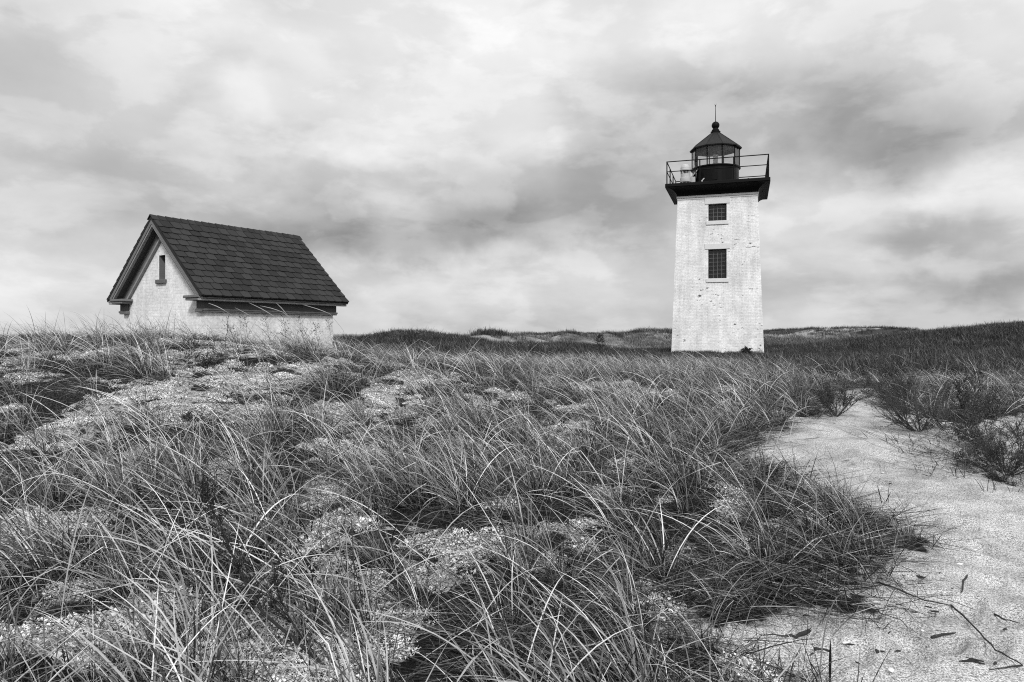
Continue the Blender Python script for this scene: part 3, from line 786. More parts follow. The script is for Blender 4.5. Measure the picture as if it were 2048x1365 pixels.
        for yA, yB in ((-.07, -.003), (wy+.003, wy+.07)):
            bx('frieze_return', M['frieze'], 1.60, 1.87, yA, yB, 2.20, 2.383)
            e = -.03 if yA < 0 else 0; e2 = 0 if yA < 0 else .03
            bx('frieze_return_moulding', M['trim'], 1.57, 1.87, yA+e, yB+e2, 2.118, 2.195, .008)
        for yA, yB, q in ((y0+.0, -.003, -1), (wy+.003, y1-.0, 1)):
            lo = yA if q < 0 else yA; hi = yB
            bx('cornice_return', M['trim'], 1.46, 1.977, lo+(.03 if q < 0 else 0), hi-(.03 if q > 0 else 0), 2.385, 2.440, .008)
            bx('cornice_return_cap', M['trim'], 1.40, 2.037, lo+(.005 if q < 0 else 0), hi-(.005 if q > 0 else 0), 2.443, 2.505, .01)
build_oil_house()

# ------------------------------------------------------------------ grass and other growth
RNG = np.random.default_rng(11)
WIND = PI                                     # blades bend towards -X
SRC = bpy.data.collections.new('grass_sources')      # meshes for the scatter below; not part of the scene
def np_mesh(name, V, F, tint, m):
    me = bpy.data.meshes.new(name)
    me.vertices.add(len(V)); me.vertices.foreach_set('co', V.astype(np.float32).ravel())
    k = F.shape[1]
    me.loops.add(F.size); me.loops.foreach_set('vertex_index', F.astype(np.int32).ravel())
    me.polygons.add(len(F)); me.polygons.foreach_set('loop_start', (np.arange(len(F))*k).astype(np.int32))
    me.update(calc_edges=True)
    at = me.attributes.new('tint', 'FLOAT', 'POINT'); at.data.foreach_set('value', tint.astype(np.float32))
    me.materials.append(m)
    return me
def blades(rng, n, L, R, th0, bend, w, az_sig=.5, rand=.15, seg=7, lo=0., hi=1., power=1.0, kink=0.05):
    """n curved tapering blades rooted in a disc of radius R"""
    a0 = rng.uniform(0, 2*PI, n); r0 = R*np.sqrt(rng.uniform(0, 1, n))
    P = np.stack([r0*np.cos(a0), r0*np.sin(a0), np.full(n, -.03)], -1)
    az = rng.normal(WIND, az_sig, n); k = rng.uniform(0, 1, n) < rand; az[k] = rng.uniform(0, 2*PI, k.sum())
    ln = rng.uniform(*L, n); t0 = rng.uniform(*th0, n); bd = rng.uniform(*bend, n); wd = rng.uniform(*w, n)
    tw = rng.uniform(-1.1, 1.1, n)
    kn = rng.uniform(0, 1, n) < kink; kpos = rng.uniform(.4, .8, n); kang = rng.uniform(.5, 1.4, n)
    saz = rng.normal(0, .25, n)
    V = np.zeros((n, seg+1, 2, 3))
    for i in range(seg+1):
        s = i/seg
        th = t0+bd*s**1.5+np.where(kn & (s > kpos), kang, 0)
        th = np.minimum(th, 2.3)
        a = az+saz*s
        d = np.stack([np.sin(th)*np.cos(a), np.sin(th)*np.sin(a), np.cos(th)], -1)
        side = np.stack([-np.sin(a), np.cos(a), np.zeros(n)], -1)
        nor = np.cross(d, side)
        ws = (side*np.cos(tw)[:, None]+nor*np.sin(tw)[:, None])*(wd*.5*(min(1, .55+1.5*s) if s < .6 else max(.06, 1-((s-.6)/.4)**1.4*.95)))[:, None]
        V[:, i, 0] = P-ws; V[:, i, 1] = P+ws
        P = P+d*(ln/seg)[:, None]
    b = (np.arange(n)*(seg+1)*2)[:, None]+np.arange(seg)[None, :]*2
    F = np.stack([b, b+1, b+3, b+2], -1).reshape(-1, 4)
    t = np.repeat(np.clip(lo+(hi-lo)*rng.uniform(0, 1, n)**power, 0, 1), (seg+1)*2)
    return V.reshape(-1, 3), F, t
def merge(parts):
    o = 0; Vs = []; Fs = []; Ts = []
    for V, F, t in parts: Vs.append(V); Fs.append(F+o); Ts.append(t); o += len(V)
    return np.concatenate(Vs), np.concatenate(Fs), np.concatenate(Ts)
def source(name, data, m):
    o = bpy.data.objects.new(name, np_mesh(name, *data, m)); SRC.objects.link(o); return o

TALL = [source('grass_clump', merge([
        blades(RNG, 18, (.5, 1.1), .10, (.15, .85), (.4, 1.5), (.004, .0095), .60, .12, 9, .2, 1, .85, .14),
        blades(RNG, 9, (.2, .5), .10, (.0, .45), (.05, .6), (.005, .010), .9, .4, 5, 0, .5, 1.4, .2),
        blades(RNG, 12, (.35, .95), .18, (.4, 1.3), (.1, 1.2), (.004, .008), 1.2, .5, 7, .1, 1, .95, .18),
        blades(RNG, 20, (.12, .42), .14, (.05, 1.0), (.1, .8), (.006, .011), 1.2, .5, 4, 0, .3, 1.8)]), M['grass']) for _ in range(10)]  # last set: short blades coloured dark to paint shade at the clump base
LOOSE = [source('grass_clump', merge([
        blades(RNG, 5, (.5, 1.1), .25, (.4, 1.15), (.4, 1.4), (.0035, .0075), .7, .35, 9, .2, 1, .8, .1),
        blades(RNG, 8, (.12, .4), .24, (.2, 1.2), (.2, .9), (.004, .008), 1.0, .5, 5, 0, .6, 1.2)]), M['grass']) for _ in range(6)]
MAT_ = [source('thatch_mat', merge([
        blades(RNG, 46, (.25, .75), .32, (1.15, 1.52), (.02, .3), (.003, .006), .8, .5, 5, 0, 1, 1.6),
        blades(RNG, 16, (.06, .22), .30, (.3, 1.3), (0, .4), (.004, .008), 1.2, .6, 3, 0, .4, 1.6)]), M['thatch']) for _ in range(6)]
MIDG = [source('grass_clump', merge([
        blades(RNG, 30, (.4, .85), .30, (.2, .7), (.4, 1.2), (.006, .011), .4, .1, 5, .1, .95, 1.0),
        blades(RNG, 20, (.2, .5), .30, (.2, 1.0), (.3, 1.0), (.006, .010), .8, .3, 4, 0, .6, 1.3)]), M['grass']) for _ in range(6)]
HEA = [source('heath_clump', merge([
        blades(RNG, 70, (.14, .36), .42, (.0, .6), (-.1, .5), (.008, .015), 1.0, .5, 3, 0, .7, 1.8),
        blades(RNG, 7, (.25, .5), .40, (.1, .6), (.2, .9), (.007, .012), .5, .15, 4, .4, 1, 1.0)]), M['heath']) for _ in range(6)]
FARG = [source('dune_grass_clump', merge([
        blades(RNG, 40, (.35, .8), .9, (.1, .6), (.2, .9), (.02, .035), .4, .1, 3, .1, .8, 1.2)]), M['grass']) for _ in range(4)]
def lichen_src(rng):
    n = 240
    a = rng.uniform(0, 2*PI, n); r = .13*np.sqrt(rng.uniform(0, 1, n))
    c = np.stack([r*np.cos(a), r*np.sin(a), .045*(1-(r/.15)**2)*rng.uniform(.3, 1.25, n)], -1)
    V = np.zeros((n, 4, 3)); sz = rng.uniform(.004, .010, n)
    for i in range(4): V[:, i] = c+rng.normal(0, 1, (n, 3))*sz[:, None]*np.array([1, 1, .9])
    b = np.arange(n)[:, None]*4
    F = np.concatenate([b+np.array([[0, 1, 2]]), b+np.array([[0, 2, 3]]), b+np.array([[0, 3, 1]])]).reshape(-1, 3)
    return V.reshape(-1, 3), F, np.repeat(rng.uniform(0, 1, n), 4)
LICH = [source('lichen_cushion', lichen_src(RNG), M['lichen']) for _ in range(6)]

def scatter(name, srcs, pts, rot, scl, m, label, cat):
    """one object that instances its clump meshes on a list of ground points"""
    n = len(pts)
    me = bpy.data.meshes.new(name); me.vertices.add(n); me.vertices.foreach_set('co', pts.astype(np.float32).ravel())
    a = me.attributes.new('rot', 'FLOAT_VECTOR', 'POINT'); a.data.foreach_set('vector', rot.astype(np.float32).ravel())
    a = me.attributes.new('scl', 'FLOAT', 'POINT'); a.data.foreach_set('value', scl.astype(np.float32))
    a = me.attributes.new('idx', 'INT', 'POINT'); a.data.foreach_set('value', RNG.integers(0, len(srcs), n).astype(np.int32))
    o = link(name, me, m)
    ng = bpy.data.node_groups.new(name, 'GeometryNodeTree')
    ng.interface.new_socket('Geometry', in_out='INPUT', socket_type='NodeSocketGeometry')
    ng.interface.new_socket('Geometry', in_out='OUTPUT', socket_type='NodeSocketGeometry')
    N = ng.nodes; Lk = ng.links
    gi = N.new('NodeGroupInput'); go = N.new('NodeGroupOutput')
    join = N.new('GeometryNodeJoinGeometry')
    for s in srcs:
        oi = N.new('GeometryNodeObjectInfo'); oi.inputs['Object'].default_value = s; oi.inputs['As Instance'].default_value = False
        g2 = N.new('GeometryNodeGeometryToInstance'); Lk.new(oi.outputs['Geometry'], g2.inputs[0]); Lk.new(g2.outputs[0], join.inputs[0])
    iop = N.new('GeometryNodeInstanceOnPoints'); iop.inputs['Pick Instance'].default_value = True
    Lk.new(gi.outputs[0], iop.inputs['Points']); Lk.new(join.outputs[0], iop.inputs['Instance'])
    def named(nm, ty):
        x = N.new('GeometryNodeInputNamedAttribute'); x.data_type = ty; x.inputs['Name'].default_value = nm
        return x.outputs['Attribute']
    Lk.new(named('idx', 'INT'), iop.inputs['Instance Index'])
    Lk.new(named('rot', 'FLOAT_VECTOR'), iop.inputs['Rotation'])
    Lk.new(named('scl', 'FLOAT'), iop.inputs['Scale'])
    Lk.new(iop.outputs[0], go.inputs[0])
    md = o.modifiers.new('scatter', 'NODES'); md.node_group = ng
    return tag(o, label, cat, None, 'stuff')
def sample(n, y0, y1, side=.84, pad=1.6, pw=1.0):
    """points spread over the ground in front of the camera, pw > 1 crowds them towards it"""
    y = y0+(y1-y0)*RNG.uniform(0, 1, n)**pw
    x = RNG.uniform(-1, 1, n)*(side*y+pad)
    keep = RNG.uniform(0, 1, n) < (side*y+pad)/(side*y1+pad)
    return x[keep], y[keep]
def inside_buildings(x, y, m=.12):
    c, s_ = math.cos(-HROT), math.sin(-HROT); dx, dy = x-HO.x, y-HO.y
    hx, hy = dx*c-dy*s_, dx*s_+dy*c
    a = (np.abs(hx) < 1.87+m) & (hy > -m) & (hy < 3.86+m)
    c, s_ = math.cos(-TROT), math.sin(-TROT); dx, dy = x-TW.x, y-TW.y
    tx, ty = dx*c-dy*s_, dx*s_+dy*c
    return a | ((np.abs(tx) < 2.4+m) & (np.abs(ty) < 2.4+m))
def place(x, y, dz=0.):
    return np.stack([x, y, H(x, y)+dz], -1)
def rots(n, yaw, tilt=.08):
    return np.stack([RNG.normal(0, tilt, n), RNG.normal(0, tilt, n), RNG.normal(0, yaw, n)], -1)

def crest(x, y):
    """the bare lichen crown of the mound before the house"""
    return 1-sstep(.6, 1.0, np.hypot((x+5.2)/3.4, (y-13.6)/3.0)*.85)
def grow():
    # tall beach grass near the camera, thinning on the lichen and stopping at the footpath
    def tall(n, y0, y1, srcs, base, lk, yaw, sc, pw=1.0, clump=(.44, .58), name='x'):
        x, y = sample(n, y0, y1, pw=pw)
        sd = path_sd(x, y); lw = lichen_w(x, y); hw_ = heath_w(x, y)
        cl = sstep(clump[0], clump[1], fbm(x*1.15+9, y*1.15, 3, 101))
        p = base*(.06+.94*cl)*(1-lk*lw)*(1-.92*hw_)
        p = p+base*.34*sstep(900, 1150, CX+FPX*x/np.maximum(y, .2))*(1-cl)*(1-.5*lk*lw)*(srcs is TALL)
        # the growth is thick on the left of the path, only a strip right of it
        px = CX+FPX*x/np.maximum(y, .2)
        right = (px > 1780) & (y > 6.0)
        p = np.where(right, p*sstep(10.3, 11.0, y)*1.25, p)
        if srcs is TALL: p = p*(1-.40*crest(x, y))
        p = p*(sd < -.05)*(1-.35*sstep(-.5, -.05, sd))
        k = (RNG.uniform(0, 1, len(x)) < p) & ~inside_buildings(x, y)
        return x[k], y[k]
    x, y = tall(3600, 1.5, 9.0, TALL, .68, .58, .3, 1)
    x2, y2 = tall(9500, 9.0, 24.0, TALL, .70, .70, .3, 1)
    X = np.concatenate([x, x2]); Y = np.concatenate([y, y2])
    sc = RNG.uniform(.55, 1.0, len(X))*(1-.36*sstep(-.8, -.1, path_sd(X, Y))*(X > 0)*(Y < 10))*(1-.25*sstep(9, 17, Y))*(1-.22*sstep(1560, 1660, CX+FPX*X/Y)*(Y > 10))
    
    scatter('beach_grass', TALL, place(X, Y), rots(len(X), .5), sc, M['grass'], 'tall dry beach grass bent over by the wind', 'beach grass')
    x, y = tall(4000, 1.6, 12.0, LOOSE, .75, .2, .6, 1, clump=(.2, .6))
    x2, y2 = tall(5200, 12.0, 24.0, LOOSE, .55, .3, .6, 1, clump=(.2, .6))
    X = np.concatenate([x, x2]); Y = np.concatenate([y, y2])
    scatter('loose_grass', LOOSE, place(X, Y), rots(len(X), .5), RNG.uniform(.6, 1.05, len(X))*(1-.3*crest(X, Y)), M['grass'], 'scattered single blades of dry grass', 'beach grass')
    # fallen thatch lying between the clumps and fraying over the path's edge
    x, y = sample(12500, 1.5, 20.0, pw=1.25)
    sd = path_sd(x, y); lw = lichen_w(x, y); px = CX+FPX*x/y
    p = .60*(1-.86*lw)*np.where((px > 1780) & (y > 6), sstep(10.0, 10.8, y), 1)*(sd < .04)
    k = (RNG.uniform(0, 1, len(x)) < p) & ~inside_buildings(x, y)
    x2, y2 = sample(60000, 2.0, 17.0); sd = path_sd(x2, y2); px = CX+FPX*x2/y2
    k2 = (RNG.uniform(0, 1, len(x2)) < .42*sstep(-.9, -.45, sd)*(1-sstep(-.30, .30, sd))**1.5) & ((px < 1800) | (y2 < 3))
    tg = [hit(a, b) for a, b in [(1900, 935), (1930, 940), (1962, 928), (1850, 872), (1875, 880), (1790, 885), (1990, 885), (2035, 968), (1935, 885), (1960, 890), (2010, 905), (2040, 915), (1985, 940), (1760, 868), (1830, 866), (2020, 870), (1870, 945), (1945, 905), (1915, 860), (1890, 905), (1975, 912), (2030, 940), (1860, 915), (1925, 925), (1805, 850), (1990, 862), (2045, 850), (1820, 905)]]
    tx = np.array([v.x for v in tg]); ty = np.array([v.y for v in tg])
    x = np.concatenate([x[k], x2[k2], tx]); y = np.concatenate([y[k], y2[k2], ty]); k = np.ones(len(x), bool)
    scatter('fallen_grass', MAT_, place(x, y, .012), rots(len(x), .8, .05), RNG.uniform(.5, 1.05, len(x)), M['thatch'], 'mats of fallen dead grass lying between the clumps', 'dead grass')
    # crumbs of straw, bark and seaweed blown over the sand
    BITS = [source('sand_litter', merge([blades(RNG, 5, (.015, .07), .16, (1.35, 1.56), (-.1, .1), (.003, .007), 2.0, 1., 3, 0, .6, 1.5),
                                         blades(RNG, 1, (.05, .16), .10, (1.45, 1.55), (-.05, .05), (.003, .005), 2.0, 1., 4, .3, 1, 1.)]), M['thatch']) for _ in range(6)]
    x, y = sample(9000, 2.2, 16.0, pw=1.1); sd = path_sd(x, y)
    k = (sd > 0) & (RNG.uniform(0, 1, len(x)) < .10+.55*np.exp(-sd/.35)+.35*sstep(.62, .75, fbm(x*1.2, y*1.2, 2, 140)))
    scatter('sand_litter', BITS, place(x[k], y[k], .034), rots(k.sum(), 3, .03), RNG.uniform(.6, 1.3, k.sum()), M['thatch'], 'crumbs of straw and bark blown over the sand', 'litter')
    # lichen cushions
    x, y = sample(60000, 1.6, 20.0, pw=1.25)
    lw = lichen_w(x, y); sd = path_sd(x, y)
    k = (RNG.uniform(0, 1, len(x)) < .95*sstep(.35, .75, lw)) & (sd < -.15)
    scatter('lichen_cover', LICH, place(x[k], y[k], -.004), rots(k.sum(), 3, .15), RNG.uniform(.5, 1.25, k.sum()), M['lichen'], 'pale crumbly lichen cushions covering the dune between the grass', 'lichen')
    # middle distance
    x, y = sample(21000, 20.0, 43.0)
    px = CX+FPX*x/y; hw_ = heath_w(x, y)
    k = (RNG.uniform(0, 1, len(x)) < .62*(1-.72*hw_)) & ~inside_buildings(x, y) & (path_sd(x, y) < 0)
    scatter('distant_grass', MIDG, place(x[k], y[k]), rots(k.sum(), .3), RNG.uniform(.35, .65, k.sum())*(.5+.5*sstep(4, 10, np.hypot(x[k]-10.8, y[k]-36))), M['grass'], 'pale dune grass in the hollow before the lighthouse', 'beach grass')
    # dark heath
    x, y = sample(42000, 16.5, 58.0)
    px = CX+FPX*x/y; hw_ = heath_w(x, y)
    k = (RNG.uniform(0, 1, len(x)) < .85*hw_) & ~inside_buildings(x, y) & (path_sd(x, y) < -.1) & (px > 500)
    X, Y = x[k], y[k]
    scatter('dark_heath', HEA, place(X, Y), rots(len(X), 2., .1), RNG.uniform(.75, 1.25, len(X))*(1+.35*sstep(30, 55, Y))*(.5+.5*sstep(4, 10, np.hypot(X-10.8, Y-36))), M['heath'], 'low dark heath covering the hollow and the slope behind the path', 'heath')
    # far dunes: heath on the crests, pale grass on the flanks
    x, y = sample(30000, 40.0, 150.0)
    h = H(x, y); cr = sstep(1.20, 1.5, h+.5*(fbm(x*.15, y*.15, 3, 120)-.5))
    k = RNG.uniform(0, 1, len(x)) < .9*cr
    X, Y = x[k], y[k]
    scatter('dune_top_scrub', HEA, place(X, Y, -.05), rots(len(X), 2., .1), RNG.uniform(.8, 1.7, len(X)), M['heath'], 'dark scrub along the crests of the far dunes', 'scrub')
    x3, y3 = sample(16000, 38.0, 85.0); px3 = CX+FPX*x3/y3
    k = RNG.uniform(0, 1, len(x)) < .6*(1-cr)*sstep(.35, .6, fbm(x*.08, y*.12, 3, 131))
    k3 = (RNG.uniform(0, 1, len(x3)) < .8*(1-heath_w(x3, y3))) & (px3 > 650) & (px3 < 1900) & ~inside_buildings(x3, y3)
    X, Y = np.concatenate([x[k], x3[k3]]), np.concatenate([y[k], y3[k3]])
    scatter('far_dune_grass', FARG, place(X, Y, -.05), rots(len(X), .4, .05), RNG.uniform(.8, 1.3, len(X))*(.32+.68*sstep(45, 95, Y)), M['grass'], 'pale grass on the flanks of the far dunes', 'dune grass')
    # dark mound at the far left edge
    x = RNG.normal(-17.5, 2.4, 900); y = RNG.normal(26, 1.8, 900); k = H(x, y) > 1.25
    scatter('mound_scrub', HEA, place(x[k], y[k], -.05), rots(k.sum(), 2., .1), RNG.uniform(.7, 1.2, k.sum()), M['heath'], 'dark scrub topping the mound at the far left', 'scrub')
grow()

# ------------------------------------------------------------------ shrubs, weeds, a little pine
def branchy(rng, base_dirs, length, rad, levels, split, spread, up=.15, taper=.62, leaf=0, leafsz=.02, leafmb=None, sides=4, mb=None, origin=(0, 0, 0), jit=.25):
    """forking twigs; returns the twig mesh, leaves go into leafmb"""
    mb = mb or MB()
    def put_leaf(p, d):
        u = Vector((rng.gauss(0, 1), rng.gauss(0, 1), rng.gauss(0, 1))).normalized()
        s = leafsz*rng.uniform(.6, 1.3); t = (d+u*.8).normalized(); w = t.cross(u)
        if w.length < 1e-3: return
        w.normalize()
        leafmb.add([p, p+t*s*.5+w*s*.28, p+t*s, p+t*s*.5-w*s*.28], [(0, 1, 2, 3)])
    def grow_(p, d, L, r, lev):
        n = 4; pts = [p]; dd = d.copy()
        for i in range(n):
            dd = (dd+Vector((rng.gauss(0, jit), rng.gauss(0, jit), rng.gauss(0, jit)+up))*.35).normalized()
            pts.append(pts[-1]+dd*L/n)
        mb.tube(pts, [r*(1-.4*i/n) for i in range(n+1)], sides, False)
        if leafmb is not None and lev <= leaf:
            for q in pts[1:]:
                for _ in range(3): put_leaf(q+Vector((rng.gauss(0, .01), rng.gauss(0, .01), rng.gauss(0, .01))), dd)
        if lev > 0:
            for k in range(split):
                q = pts[rng.randint(1, n)]
                nd = (dd+Vector((rng.gauss(0, spread), rng.gauss(0, spread), rng.gauss(0, spread)))).normalized()
                grow_(q, nd, L*taper*rng.uniform(.8, 1.2), r*.58, lev-1)
    for d, k in base_dirs:
        grow_(Vector(origin), Vector(d).normalized(), length*k, rad, levels)
    return mb
def bush(name, label, cat, px, py, stems, length, rad, levels=3, split=3, spread=.55, leaf=-1, leafsz=.03, seed=0, up=.15, group=None, m='twig', dz=-.03, jit=.25):
    rng = random.Random(seed); p = hit(px, py)
    T = thing(name, label, cat, (p.x, p.y, p.z+dz), 0, group)
    lm = MB() if leaf >= 0 else None
    branchy(rng, stems, length, rad, levels, split, spread, up, leaf=leaf, leafsz=leafsz, leafmb=lm, jit=jit).build('branches', M[m], T, fix=False)
    if lm: lm.build('leaves', M['leaf_dark'], T, fix=False)
    return T
def fan(rng, n, a0, a1, lift0, lift1):
    out = []
    for i in range(n):
        a = math.radians(a0+(a1-a0)*(i+rng.uniform(.1, .9))/n); e = math.radians(rng.uniform(lift0, lift1))
        out.append(((math.cos(a)*math.cos(e), math.sin(a)*math.cos(e), math.sin(e)), rng.uniform(.75, 1.15)))
    return out
r_ = random.Random(5)
bush('twiggy_bush', 'bare twiggy bush with upturned branches at the left side of the path', 'bush', 1672, 832, fan(r_, 9, -60, 200, 15, 60), .36, .008, 3, 4, .5, 0, .016, 1)
bush('twiggy_bush', 'low bare bush sprawling over the sand where the path narrows', 'bush', 1838, 864, fan(r_, 10, 120, 260, 10, 45)+fan(r_, 5, -40, 60, 15, 50), .46, .008, 3, 4, .5, -1, .02, 2)
bush('twiggy_bush', 'twiggy bush fanning left from the far bank right of the path', 'bush', 1822, 815, fan(r_, 11, 90, 250, 10, 45), .50, .009, 3, 4, .45, 0, .016, 3)
bush('dense_bush', 'dense dark bush among pale grass right of the path', 'bush', 1935, 834, fan(r_, 12, 0, 360, 15, 70), .42, .007, 3, 3, .5, 0, .02, 4)
bush('dense_bush', 'black leafy bush at the far right above bare sand', 'bush', 2015, 950, fan(r_, 16, 0, 360, 3, 42), .34, .006, 3, 4, .5, 0, .014, 5)
bush('twiggy_bush', 'thin twiggy bush leaning over the sand by the right edge', 'bush', 1985, 900, fan(r_, 8, 60, 220, 15, 50), .36, .008, 3, 3, .5, 0, .02, 6)
bush('dead_spray', 'small dark dead spray lying flat on the sand at the right', 'dead twig', 2020, 962, fan(r_, 7, 130, 230, 2, 14), .16, .006, 2, 4, .4, 1, .018, 7, up=.02)
bush('dense_bush', 'dark leafy bush in the grass at the far left', 'bush', 120, 832, fan(r_, 9, 0, 360, 10, 50), .28, .006, 3, 3, .5, 0, .016, 8)
bush('dense_bush', 'small dark bush on the lichen before the oil house wall', 'bush', 415, 738, fan(r_, 9, 0, 360, 10, 40), .20, .006, 3, 3, .5, 0, .02, 10)
bush('dense_bush', 'small dark bush against the foot of the lighthouse', 'bush', 1493, 712, fan(r_, 7, 0, 360, 20, 80), .26, .012, 3, 3, .6, 1, .05, 12)

for i, (a, b) in enumerate([(1870, 824), (1905, 815), (1985, 818), (2030, 812), (1960, 790), (2020, 786), (1845, 800), (1890, 862), (2040, 880), (1965, 868)]):
    bush('twiggy_bush', 'low dark twigs tangled in the grass bank right of the path', 'bush', a, b, fan(r_, 6, 60, 260, 10, 55), .32, .006, 3, 3, .5, -1, .014, 80+i, group='low twiggy bushes tangled in the bank right of the path')
def foreground_shrub():
    rng = random.Random(21)
    p0 = hit(672, 1352); d = p0.y
    T = thing('leafy_shrub', 'dark small-leaved shrub leaning left across the foreground grass', 'shrub', p0)
    def w(px, py, dd): return ray(px, py, d+dd)-p0
    main = [w(672, 1352, 0), w(600, 1290, .02), w(525, 1225, .05), (w(490, 1165, .08)), w(462, 1105, .10), w(440, 1050, .12), w(418, 1005, .14), w(404, 968, .15)]
    sec = [w(640, 1322, .02), w(590, 1255, -.05), w(560, 1200, -.08), w(545, 1150, -.1)]
    th = [w(700, 1380, 0), w(640, 1290, .12), w(575, 1240, .16), w(520, 1190, .2), w(505, 1130, .22)]
    br = MB(); lf = MB()
    br.tube(main, [.008, .0075, .007, .006, .005, .004, .003, .002], 6); br.tube(sec, [.005, .004, .003, .002], 5); br.tube(th, [.006, .005, .004, .003, .002], 5)
    def leafy(path, a, dens, sidep):
        n = len(path)-1
        for i in range(int(dens)):
            t = a+(1-a)*rng.random(); k = min(int(t*n), n-1); q = path[k].lerp(path[k+1], t*n-k); dr = (path[k+1]-path[k]).normalized()
            if rng.random() < sidep:
                sd = (dr*.7+Vector((rng.gauss(0, .6), rng.gauss(0, .6), rng.gauss(.25, .5)))).normalized(); L = rng.uniform(.05, .20)
                br.tube([q, q+sd*L*.5, q+sd*L+Vector((0, 0, .01))], [.002, .0015, .001], 4, False)
                pts = [q+sd*L*u for u in (.25, .4, .55, .7, .85, 1.0)]
            else: pts = [q]
            for c in pts:
                for _ in range(3):
                    u = Vector((rng.gauss(0, 1), rng.gauss(0, 1), rng.gauss(0, 1))).normalized(); s = rng.uniform(.009, .017)
                    t_ = (dr+u).normalized(); wv = t_.cross(u).normalized()
                    b = c+u*.006; m_ = Vector((0, 0, .002))
                    lf.add([b, b+t_*s*.5+wv*s*.33+m_, b+t_*s, b+t_*s*.5-wv*s*.33+m_], [(0, 1, 2, 3)])
    leafy(main, .34, 80, .62); leafy(sec, .4, 24, .6); leafy(th, .45, 34, .6)
    br.build('stem', M['bark'], T, fix=False); lf.build('leaves', M['leaf_dark'], T, fix=False)
foreground_shrub()

def weed(label, px, py, topx, topy, seed, rad=.003, specks=30, sz=.01, m='bark', side=.10, group=None, cat='weed', name='weed_stalk'):
    rng = random.Random(seed); p = hit(px, py)
    T = thing(name, label, cat, p, 0, group)
    top = ray(topx, topy, p.y)-p; n = 7
    path = [top*(i/n)+Vector((rng.gauss(0, .008), rng.gauss(0, .008), 0))*(i > 0)+Vector((0, 0, .05*math.sin(PI*i/n)))*.3 for i in range(n+1)]
    st = MB().tube([Vector((0, 0, -.03))]+path, [rad]+[rad*(1-.7*i/n) for i in range(n+1)], 5); lf = MB()
    for i in range(specks):
        t = rng.uniform(.35, 1.0); k = min(int(t*n), n-1); q = path[k].lerp(path[k+1], t*n-k)
        sd = Vector((rng.gauss(0, 1), rng.gauss(0, .7), rng.uniform(.1, 1.2))).normalized(); L = side*rng.uniform(.3, 1.1)*(1.15-t*.5)
        st.tube([q, q+sd*L*.6, q+sd*L+Vector((0, 0, L*.15))], [rad*.4, rad*.3, rad*.2], 3, False)
        for _ in range(3):
            c = q+sd*L*rng.uniform(.6, 1.05); u = Vector((rng.gauss(0, 1), rng.gauss(0, 1), rng.gauss(0, 1))).normalized(); w_ = u.orthogonal().normalized(); s = sz*rng.uniform(.6, 1.3)
            lf.add([c-u*s*.5, c+w_*s*.4, c+u*s*.5, c-w_*s*.4], [(0, 1, 2, 3)])
    st.build('stalk', M[m], T, fix=False); lf.build('leaves', M['leaf_dark'], T, fix=False)
weed('thin dark weed stalk standing in the grass at the centre foreground', 697, 1160, 683, 965, 31, .0032, 22, .012, side=.05)
weed('dark upright weed stalk left of the foreground lichen', 163, 985, 158, 872, 32, .005, 14, .016, side=.04)
weed('crooked dark dead stem crossing the oil house frieze', 450, 700, 461, 620, 33, .006, 5, .012, side=.08)
weed('tall straight dry stem before the oil house gable', 345, 690, 352, 622, 34, .004, 3, .010, side=.05)
for i, (a, b, c, d) in enumerate([(500, 702, 486, 632), (545, 704, 527, 622), (575, 706, 566, 632), (615, 706, 596, 634), (640, 704, 628, 648), (668, 704, 655, 640), (480, 700, 452, 648)]):
    weed('speckled dry branching weed in front of the oil house long wall', a, b, c, d, 40+i, .0035, 34, .016, side=.17, group='dry weeds before the oil house wall', name='dry_weed')
def seed_stalk(px, py, tx, ty, hx_, hy_, i):
    p = hit(px, py)
    T = thing('seed_stalk', 'pale seed head on a long bent stalk rising before the oil house eave', 'grass stalk', p, 0, 'seed heads before the oil house eave')
    t = ray(tx, ty, p.y)-p; h = ray(hx_, hy_, p.y)-p
    mid = t*.5+Vector((.06, 0, .12))
    MB().tube([Vector((0, 0, -.03)), mid*.5+Vector((.02, 0, .03)), mid, t], [.004, .0035, .003, .003], 5).build('stalk', M['seed'], T, fix=False)
    k = t.lerp(h, .5)+Vector((0, 0, .012))
    MB().tube([t, t.lerp(h, .25)+Vector((0, 0, .008)), k, t.lerp(h, .8)+Vector((0, 0, .006)), h], [.003, .006, .0065, .005, .002], 6).build('seed_head', M['seed'], T, fix=False)
for i, a in enumerate([(600, 712, 548, 633, 498, 606), (625, 714, 566, 625, 520, 612), (640, 712, 574, 630, 552, 606), (700, 716, 660, 628, 606, 610), (520, 706, 450, 622, 417, 607), (560, 706, 505, 636, 470, 616)]):
    seed_stalk(*a, i)

def pine():
    rng = random.Random(61); p = hit(1200, 716)
    p = Vector(((1200-CX)/FPX*32, 32, float(H((1200-CX)/FPX*32, 32))))
    T = thing('pine_sapling', 'tiny dark pine sapling standing alone in the heath left of the lighthouse', 'pine', p)
    MB().tube([(0, 0, -.05), (0, 0, .5), (.02, 0, 1.0)], [.03, .02, .006], 6).build('trunk', M['bark'], T)
    lf = MB()
    for i in range(60):
        z = .15+.82*i/60; L = .46*(1-(z-.15)/.95)+.06; a = rng.uniform(0, 2*PI)
        d = Vector((math.cos(a), math.sin(a), .5)).normalized(); L *= rng.uniform(.7, 1.1)
        for k in range(16):
            q = Vector((0, 0, z))+d*L*rng.uniform(.15, 1); u = (d+Vector((rng.gauss(0, .7), rng.gauss(0, .7), rng.gauss(0, .7)))).normalized(); w_ = u.orthogonal().normalized()
            lf.add([q-w_*.008, q+w_*.008, q+u*.10], [(0, 1, 2)])
    lf.build('crown', M['needle'], T, fix=False)
pine()

